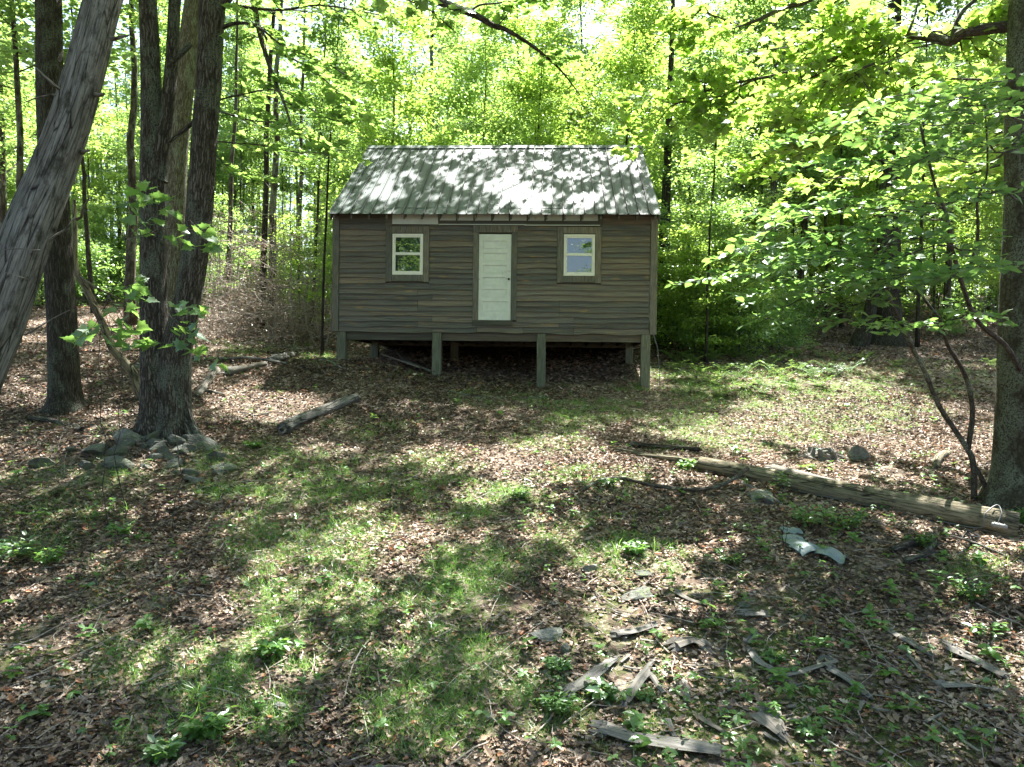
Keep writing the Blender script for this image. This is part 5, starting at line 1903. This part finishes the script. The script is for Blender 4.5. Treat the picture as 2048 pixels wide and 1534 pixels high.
WOODS = [
    ([(1545, 1366), (1600, 1350), (1672, 1328)], .040, .022, 'long pale flat stick near the right middle of the wood scraps'),
    ([(1662, 1345), (1700, 1370), (1742, 1402)], .05, .02, 'dark pointed splinter below the long pale flat stick'),
    ([(1778, 1268), (1820, 1290), (1866, 1318)], .035, .03, 'gray weathered stick at right, farthest of the wood scraps'),
    ([(1800, 1300), (1828, 1330), (1848, 1352)], .025, .015, 'thin gray splinter beside the farthest gray stick'),
    ([(1902, 1302), (1955, 1330), (2012, 1360)], .055, .045, 'thick gray split rail piece at the lower right'),
    ([(1880, 1378), (1940, 1378), (1996, 1388)], .045, .03, 'ragged gray board lying below the split rail piece'),
    ([(1138, 1395), (1175, 1362), (1232, 1325)], .06, .035, 'thick bleached wood chunk at bottom centre, left of its neighbour'),
    ([(1248, 1412), (1275, 1370), (1305, 1330)], .042, .03, 'pale lichen spotted stick parallel to the thick bleached chunk'),
    ([(1230, 1276), (1270, 1268), (1310, 1254)], .05, .03, 'gray splintered wood lying behind the bleached chunk'),
    ([(1300, 1352), (1312, 1370), (1328, 1392)], .028, .022, 'short pale wood chip beside the lichen spotted stick'),
    ([(1366, 1368), (1372, 1385), (1376, 1410)], .022, .02, 'short dark and tan split stick standing apart near bottom right'),
    ([(1200, 1470), (1300, 1488), (1440, 1510)], .075, .05, 'large mossy half buried log at the bottom edge'),
    ([(1488, 1234), (1530, 1236)], .05, .05, 'squared gray wood block among moss at lower right'),
    ([(1528, 1438), (1565, 1478)], .075, .06, 'wide weathered board stub near the bottom right'),
    ([(1396, 1440), (1420, 1455), (1450, 1472)], .022, .016, 'curved pale stick left of the wide board stub'),
    ([(1434, 1396), (1460, 1385), (1484, 1370)], .015, .01, 'thin curved stick between the split stick and pale flat stick'),
    ([(1355, 1190), (1380, 1205), (1412, 1213)], .035, .025, 'curved bark scrap right of the flat square slab'),
    ([(1350, 1300), (1385, 1290), (1412, 1302)], .085, .07, 'upright crumbling gray wood chunk on the moss'),
    ([(1500, 1310), (1520, 1330), (1545, 1345)], .045, .03, 'dark slate coloured wood slab beside moss'),
    ([(1492, 1292), (1510, 1270)], .03, .025, 'small upright gray wood chip above the slate coloured slab'),
    ([(1770, 1425), (1800, 1437)], .015, .010, 'small pale stick at far lower right'),
    ([(1700, 1392), (1750, 1396), (1800, 1404)], .014, .008, 'thin pale curved stick below the dark pointed splinter'),
    ([(1335, 1445), (1350, 1480)], .02, .012, 'thin stick pointing at the bottom edge near the mossy log'),
    ([(1860, 1440), (1900, 1470), (1960, 1510)], .012, .010, 'long thin stick at the bottom right corner'),
]
for pxs, r0, r1, lab in WOODS:
    stick(pxs, r0 * 1.0, r1 * .95, lab, 'wood_scrap', 'oldwood', 6, .5, .022, .42, 'wood scrap', 3, jag=r0 > .03)

for i in range(46):
    u_, v_ = R.uniform(1060, 2040), R.uniform(1215, 1515)
    if R.uniform() < .25:
        u_, v_ = R.uniform(1200, 1700), R.uniform(1150, 1350)
    a_, l_ = R.choice([.45, -.8, .1]) + R.normal(0, .35), R.uniform(14, 46)
    o = stick([(u_, v_), (u_ + l_ * .5 * math.cos(a_), v_ + l_ * .3 * math.sin(a_) + 1), (u_ + l_ * math.cos(a_), v_ + l_ * .55 * math.sin(a_))], R.uniform(.010, .026), R.uniform(.006, .018),
              'small gray splinter of rotten wood strewn on the lower right ground', 'wood_splinter', 'oldwood', 5, .5, .018, .45, 'wood splinter', 2)
    o['group'] = 'small wood splinters at lower right'

# fallen utility pole with its cable and fitting
pole_pts = [(2036, 1062), (1900, 1036), (1750, 1005), (1600, 974), (1500, 950), (1400, 930)]
pts = [G(u, v + 10) for u, v in pole_pts]
pts = np.array([pts[0] + (pts[-1] - pts[0]) * t for t in np.linspace(0, 1, 12)])
for i, t in enumerate(np.linspace(0, 1, 12)):
    pts[i, 2] += .10
base = pts[0].copy()
root = empty('utility_pole', base, 'fallen round wooden utility pole, weathered yellow gray, lying toward the right trunk', 'pole')
mb = MB()
mb.tube(pts, np.linspace(.18, .108, 12), 28, .6, True, 0, 3, 1, lambda th, L: 1 + .03 * (vnoise(np.cos(th) * 7, np.sin(th) * 7, L * .4, 19) - .5) * 2)
addpart(mb, 'shaft', M['pole'], root, base, True)
mb = MB()
e0, dirp = pts[-1], (pts[-1] - pts[-2]) / np.linalg.norm(pts[-1] - pts[-2])
for i in range(9):
    sd = R.normal(0, .035, 3)
    ln = R.uniform(.4, 1.2) if i > 3 else 1.5
    q1 = e0 + dirp * ln + sd * 1.2
    q1[2] = max(float(ground(q1[0], q1[1])) + .03, q1[2] - .08)
    mb.tube(kink(e0 + sd - dirp * .15, q1, 6, .02), np.linspace(.045, .015, 6), 7, R.uniform(), True, .2)
addpart(mb, 'splintered_end', M['pole'], root, base)


def onpole(t, ang, off=0.0):
    p = pts[0] + (pts[-1] - pts[0]) * t
    r_ = .18 - .072 * t + off
    d_ = (pts[-1] - pts[0]) / np.linalg.norm(pts[-1] - pts[0])
    sd = np.cross(d_, [0, 0, 1])
    sd /= np.linalg.norm(sd)
    up_ = np.cross(sd, d_)
    if sd[1] > 0:
        sd = -sd
    return p + sd * math.cos(ang) * r_ + up_ * math.sin(ang) * r_


mb = MB()
cpth = [onpole(.86, -.75, .02), onpole(.7, -.7, .015), onpole(.5, -.55, .015), onpole(.35, -.5, .015), onpole(.2, -.5, .015), onpole(.09, -.3, .03), onpole(.085, .5, .06), onpole(.06, 1.5, .05), onpole(.045, .9, .02), onpole(.05, .2, .012)]
mb.tube(smooth_path(cpth, 6), .007, 7, .5, True)
lp = [onpole(.105, -.6, .03), P(1940, 1080, base[1] - .25), P(1935, 1120, base[1] - .35), P(1915, 1152, base[1] - .5), P(1875, 1172, base[1] - .55), P(1838, 1158, base[1] - .5), P(1828, 1128, base[1] - .4)]
for q in lp[2:]:
    q[2] = max(q[2], float(ground(q[0], q[1])) + .012)
mb.tube(smooth_path(lp, 6), .008, 7, .5, True)
addpart(mb, 'cable', M['cable'], root, base, True)
mb = MB()
for lpp in ([(1935, 1062), (1950, 1085), (1962, 1120), (1975, 1160)], [(1935, 1062), (1915, 1090), (1905, 1118)], [(1930, 1058), (1960, 1075), (1930, 1068)]):
    q = [P(u, v, base[1] - .22 - .05 * i) for i, (u, v) in enumerate(lpp)]
    mb.tube(smooth_path(q, 5), .009, 6, .5, True)
addpart(mb, 'dark_cable', M['darkcable'], root, base, True)
mb = MB()
cpos = onpole(.045, .05, .02)
d_ = (pts[-1] - pts[0]) / np.linalg.norm(pts[-1] - pts[0])
mb.tube([cpos - d_ * .085, cpos - d_ * .075, cpos - d_ * .03, cpos + d_ * .03, cpos + d_ * .075, cpos + d_ * .085], [.014, .026, .030, .030, .026, .014], 14, .5, True)
for s_ in (-.05, 0.0, .05):
    mb.tube([cpos + d_ * (s_ - .006), cpos + d_ * (s_ + .006)], [.035, .035], 14, .5, True)
addpart(mb, 'insulator', M['clampmetal'], root, base, True)

# bent sheets of slate gray roofing lying on the leaves
def sheet(pxs, wd, label, arch):
    c = np.array([G(u, v) for u, v in pxs])
    pth = smooth_path(c, 6)
    n = len(pth)
    T = np.gradient(pth, axis=0)
    T /= np.linalg.norm(T, axis=1)[:, None]
    S_ = np.cross(T, [0, 0, 1.0])
    S_ /= np.linalg.norm(S_, axis=1)[:, None]
    V = []
    for lay in (0, .006):
        for i in range(n):
            f = i / (n - 1)
            zz = .03 + arch * abs(math.sin(f * math.pi * 2.2)) - lay
            for k_ in (-1, -.5, 0, .5, 1):
                q = pth[i] + S_[i] * k_ * wd
                q[2] = float(ground(q[0], q[1])) + zz + .03 * (1 - k_ * k_)
                V.append(q)
    V = np.array(V)
    F = []
    for lay in range(2):
        for i in range(n - 1):
            for k_ in range(4):
                a = lay * n * 5 + i * 5 + k_
                f = [a, a + 1, a + 6, a + 5]
                F.append(f if lay == 0 else f[::-1])
    for i in range(n - 1):
        for k_ in (0, 4):
            a = i * 5 + k_
            b = a + n * 5
            F.append([a, a + 5, b + 5, b])
    mb = MB()
    mb.add(V, np.array(F), .5)
    tag(mb.build('metal_sheet', M['flashing'], smooth=False), label, 'metal sheet')


sheet([(1563, 1068), (1600, 1070)], .08, 'small curled slate gray sheet, uppermost of the three on the leaves', .03)
sheet([(1578, 1080), (1592, 1092), (1618, 1112)], .13, 'bent slate gray sheet in the middle of three on the leaves', .03)
sheet([(1590, 1108), (1625, 1106), (1655, 1116), (1692, 1128)], .12, 'wavy slate gray sheet, lowest and longest of the three', .05)

# rotten stump behind the pole
gb = G(1645, 915)
mb = MB()
for i in range(26):
    a_ = i / 26 * 6.28
    r_ = .20 + R.uniform(-.05, .07)
    h_ = R.uniform(.02, .17)
    p0 = gb + [math.cos(a_) * r_, math.sin(a_) * r_, -.1]
    p1 = gb + [math.cos(a_) * r_ * .7 + R.normal(0, .10), math.sin(a_) * r_ * .7 + R.normal(0, .08), h_]
    p0[2] = float(ground(p0[0], p0[1])) - .05
    mb.tube(kink(p0, p1, 5, .012), np.linspace(.07, .03, 5), 6, R.uniform(), True, .3)
for i in range(6):
    a_ = R.uniform(0, 6.28)
    q0 = gb + [0, 0, .05]
    q1 = gb + [math.cos(a_) * .5, math.sin(a_) * .4, 0]
    q1[2] = float(ground(q1[0], q1[1])) + .03
    mb.tube(kink(q0, q1, 5, .02), np.linspace(.06, .02, 5), 6, R.uniform(), True, .2)
tag(mb.build('rotten_stump', M['oldwood']), 'dark crumbling stump with bleached roots behind the pole', 'stump')


# leafy plants one can single out
def leafy(u, v, hpx, label, nst=5, ls=.07, tmpl=OVAL, mat='leaf_ground', spread=.35, npl=4, D=None, lean=None):
    gb = G(u, v)
    H_ = hpx * .62 / FPX * gb[1]
    ls *= .8
    root = empty('leafy_plant', gb, label, 'plant')
    bm, lm = MB(), MB()
    for i in range(nst):
        az = i * 2.4 + R.uniform(-.4, .4)
        e = np.array([math.cos(az) * spread, math.sin(az) * spread, 1.0])
        if lean is not None:
            e = e + np.array([lean, 0, 0])
        p = kink(gb, gb + e * H_ * R.uniform(.65, 1.0), 6, H_ * .03)
        spray(bm, lm, p, .005, 5, H_ * .33, npl, ls, tmpl, .35, .25, .05, 1, .15, .002, sub=False)
    addpart(bm, 'stem', M['twig'], root, gb)
    addpart(lm, 'foliage', M[mat], root, gb)
    return root


leafy(1620, 1060, 85, 'leafy green plant growing against the front of the fallen pole', 8, .085, mat='leaf_deep', spread=.7)
leafy(1690, 1062, 70, 'bushy green plant right of the first one before the pole', 8, .085, mat='leaf_deep', spread=.8)
leafy(1560, 985, 75, 'thin sapling with few leaves rising behind the pole', 2, .085, mat='leaf_deep', spread=.15, npl=4)
leafy(1570, 1110, 150, 'very thin dark stemmed sapling standing over the slate gray sheets', 2, .05, mat='leaf_deep', spread=.08, npl=1)
leafy(1850, 1100, 50, 'small green plant under the near end of the pole', 5, .06)
leafy(1940, 1200, 70, 'low leafy clump at the right edge below the pole', 7, .06, spread=.8)
leafy(30, 1120, 75, 'broad leafed clump at the left edge', 8, .08, mat='leaf_deep', spread=.9)
leafy(95, 1130, 55, 'low plant right of the clump at the left edge', 6, .07, spread=.8)
leafy(240, 1075, 40, 'small leafy plant in the leaves below the left rocks', 4, .07, spread=.7)
leafy(410, 1475, 60, 'bright narrow leafed plant near the bottom left', 6, .10, spread=.7)
leafy(325, 1515, 40, 'dark green plant at the bottom edge left of centre', 6, .09, mat='leaf_deep', spread=.8)
leafy(545, 1310, 40, 'pale grassy leafed plant in the sun patch at bottom left', 6, .09, spread=.7)
leafy(1115, 1430, 70, 'bushy seedling at the bottom centre beside the mossy log', 7, .06, spread=.6)
leafy(1115, 1345, 45, 'rounded seedling just below the pale rough stone', 6, .06, spread=.7)
leafy(1205, 1395, 30, 'seedling with star of pointed leaves by the bleached chunk', 5, .09, mat='leaf_deep', spread=.8)
leafy(1545, 1325, 26, 'trio of leaves on the moss near the slate coloured slab', 4, .055, spread=.8)
leafy(1612, 1475, 50, 'upright seedling right of the wide board stub', 4, .05, spread=.4)
leafy(1290, 1400, 25, 'seedling beside the short pale wood chip', 4, .05, spread=.8)
leafy(1460, 1130, 40, 'low green seedling left of the slate gray sheets', 6, .05, spread=.8)
leafy(505, 898, 22, 'bright seedling right of the rock cluster', 5, .08, spread=.9)
leafy(1040, 1000, 28, 'pale seedling in the grass streak at centre', 5, .06, spread=.8)
leafy(1270, 1110, 35, 'white green seedling above the flat square slab', 5, .08, spread=.7)
leafy(1215, 975, 34, 'seedling at the left end of the curved branch', 5, .08, mat='leaf_deep', spread=.8)
leafy(1480, 912, 30, 'single round leafed plant behind the pole top', 2, .13, spread=.4, npl=2)
leafy(1370, 940, 30, 'leafy shoot beside the splintered end of the pole', 4, .08, spread=.8)
leafy(2030, 1045, 40, 'ivy green plant at the foot of the right trunk', 5, .09, spread=.6)
leafy(1735, 1010, 40, 'small shoot rising behind the pole in the middle', 2, .06, spread=.2, npl=3)

# ferns
fb_, first = None, None
fr_m = MB()
for i in range(9):
    az = i * 2.4 + R.uniform(-.3, .3)
    L_ = R.uniform(.28, .45)
    t = np.linspace(0, 1, 15)
    px_ = np.stack([np.cos(az) * L_ * t * .85, np.sin(az) * L_ * t * .85, L_ * (1.15 * t - .7 * t * t)], -1)
    fr_m.tube(px_, np.linspace(.003, .001, 15), 3, .2, False)
    sd = np.array([-math.sin(az), math.cos(az), 0])
    cen_, dr_, sz_ = [], [], []
    for k_ in range(2, 15):
        for s_ in (-1, 1):
            cen_.append(px_[k_])
            dr_.append(sd * s_ + np.array([math.cos(az), math.sin(az), 0]) * .45)
            sz_.append(.10 * math.sin(min(1, (15.5 - k_) / 10) * 1.5) * L_ / .36)
    fr_m.leaves(np.array(cen_), np.array(sz_), np.array([(0, .09, 0), (.6, .10, .02), (1, 0, 0), (.6, -.10, .02), (0, -.09, 0)]), np.array([(0, 4, 3, 1), (1, 3, 2, 2)][:1]), tilt=.12, dirs=np.array(dr_))
fern = empty('fern', (0, 0, 0), 'feathery light green fern on the sunny ground right of the cabin', 'fern', 'ferns right of the cabin')
fr_m.build('frond', M['fern'], fern)
fpx = [(1352, 742), (1375, 760), (1400, 748), (1425, 770), (1448, 745), (1470, 762), (1495, 748), (1520, 770), (1545, 752), (1570, 765), (1600, 742), (1625, 756), (1650, 738), (1672, 752), (1590, 715), (1560, 725), (1505, 722), (1465, 718),
       (1425, 722), (1385, 728), (1345, 762), (1640, 715), (1670, 720), (1700, 745), (1730, 720), (1560, 700), (1620, 700), (1790, 735), (1540, 735), (1490, 780), (1440, 795), (1385, 785), (1590, 780), (1530, 790), (1640, 775), (1350, 722)]
for i, (u, v) in enumerate(fpx):
    o = fern if i == 0 else copy_tree(fern)
    gb = G(u, v)
    o.location = (gb[0], gb[1], gb[2])
    o.rotation_euler = (R.normal(0, .1), R.normal(0, .1), R.uniform(0, 6.28))
    s_ = R.uniform(1.0, 1.7)
    o.scale = (s_, s_, s_)
gb = G(1985, 735)
o = copy_tree(fern)
o.location = gb
o.scale = (1.3, 1.3, 1.5)
o['label'] = 'tall single fern beside the left side of the right trunk'
del o['group']
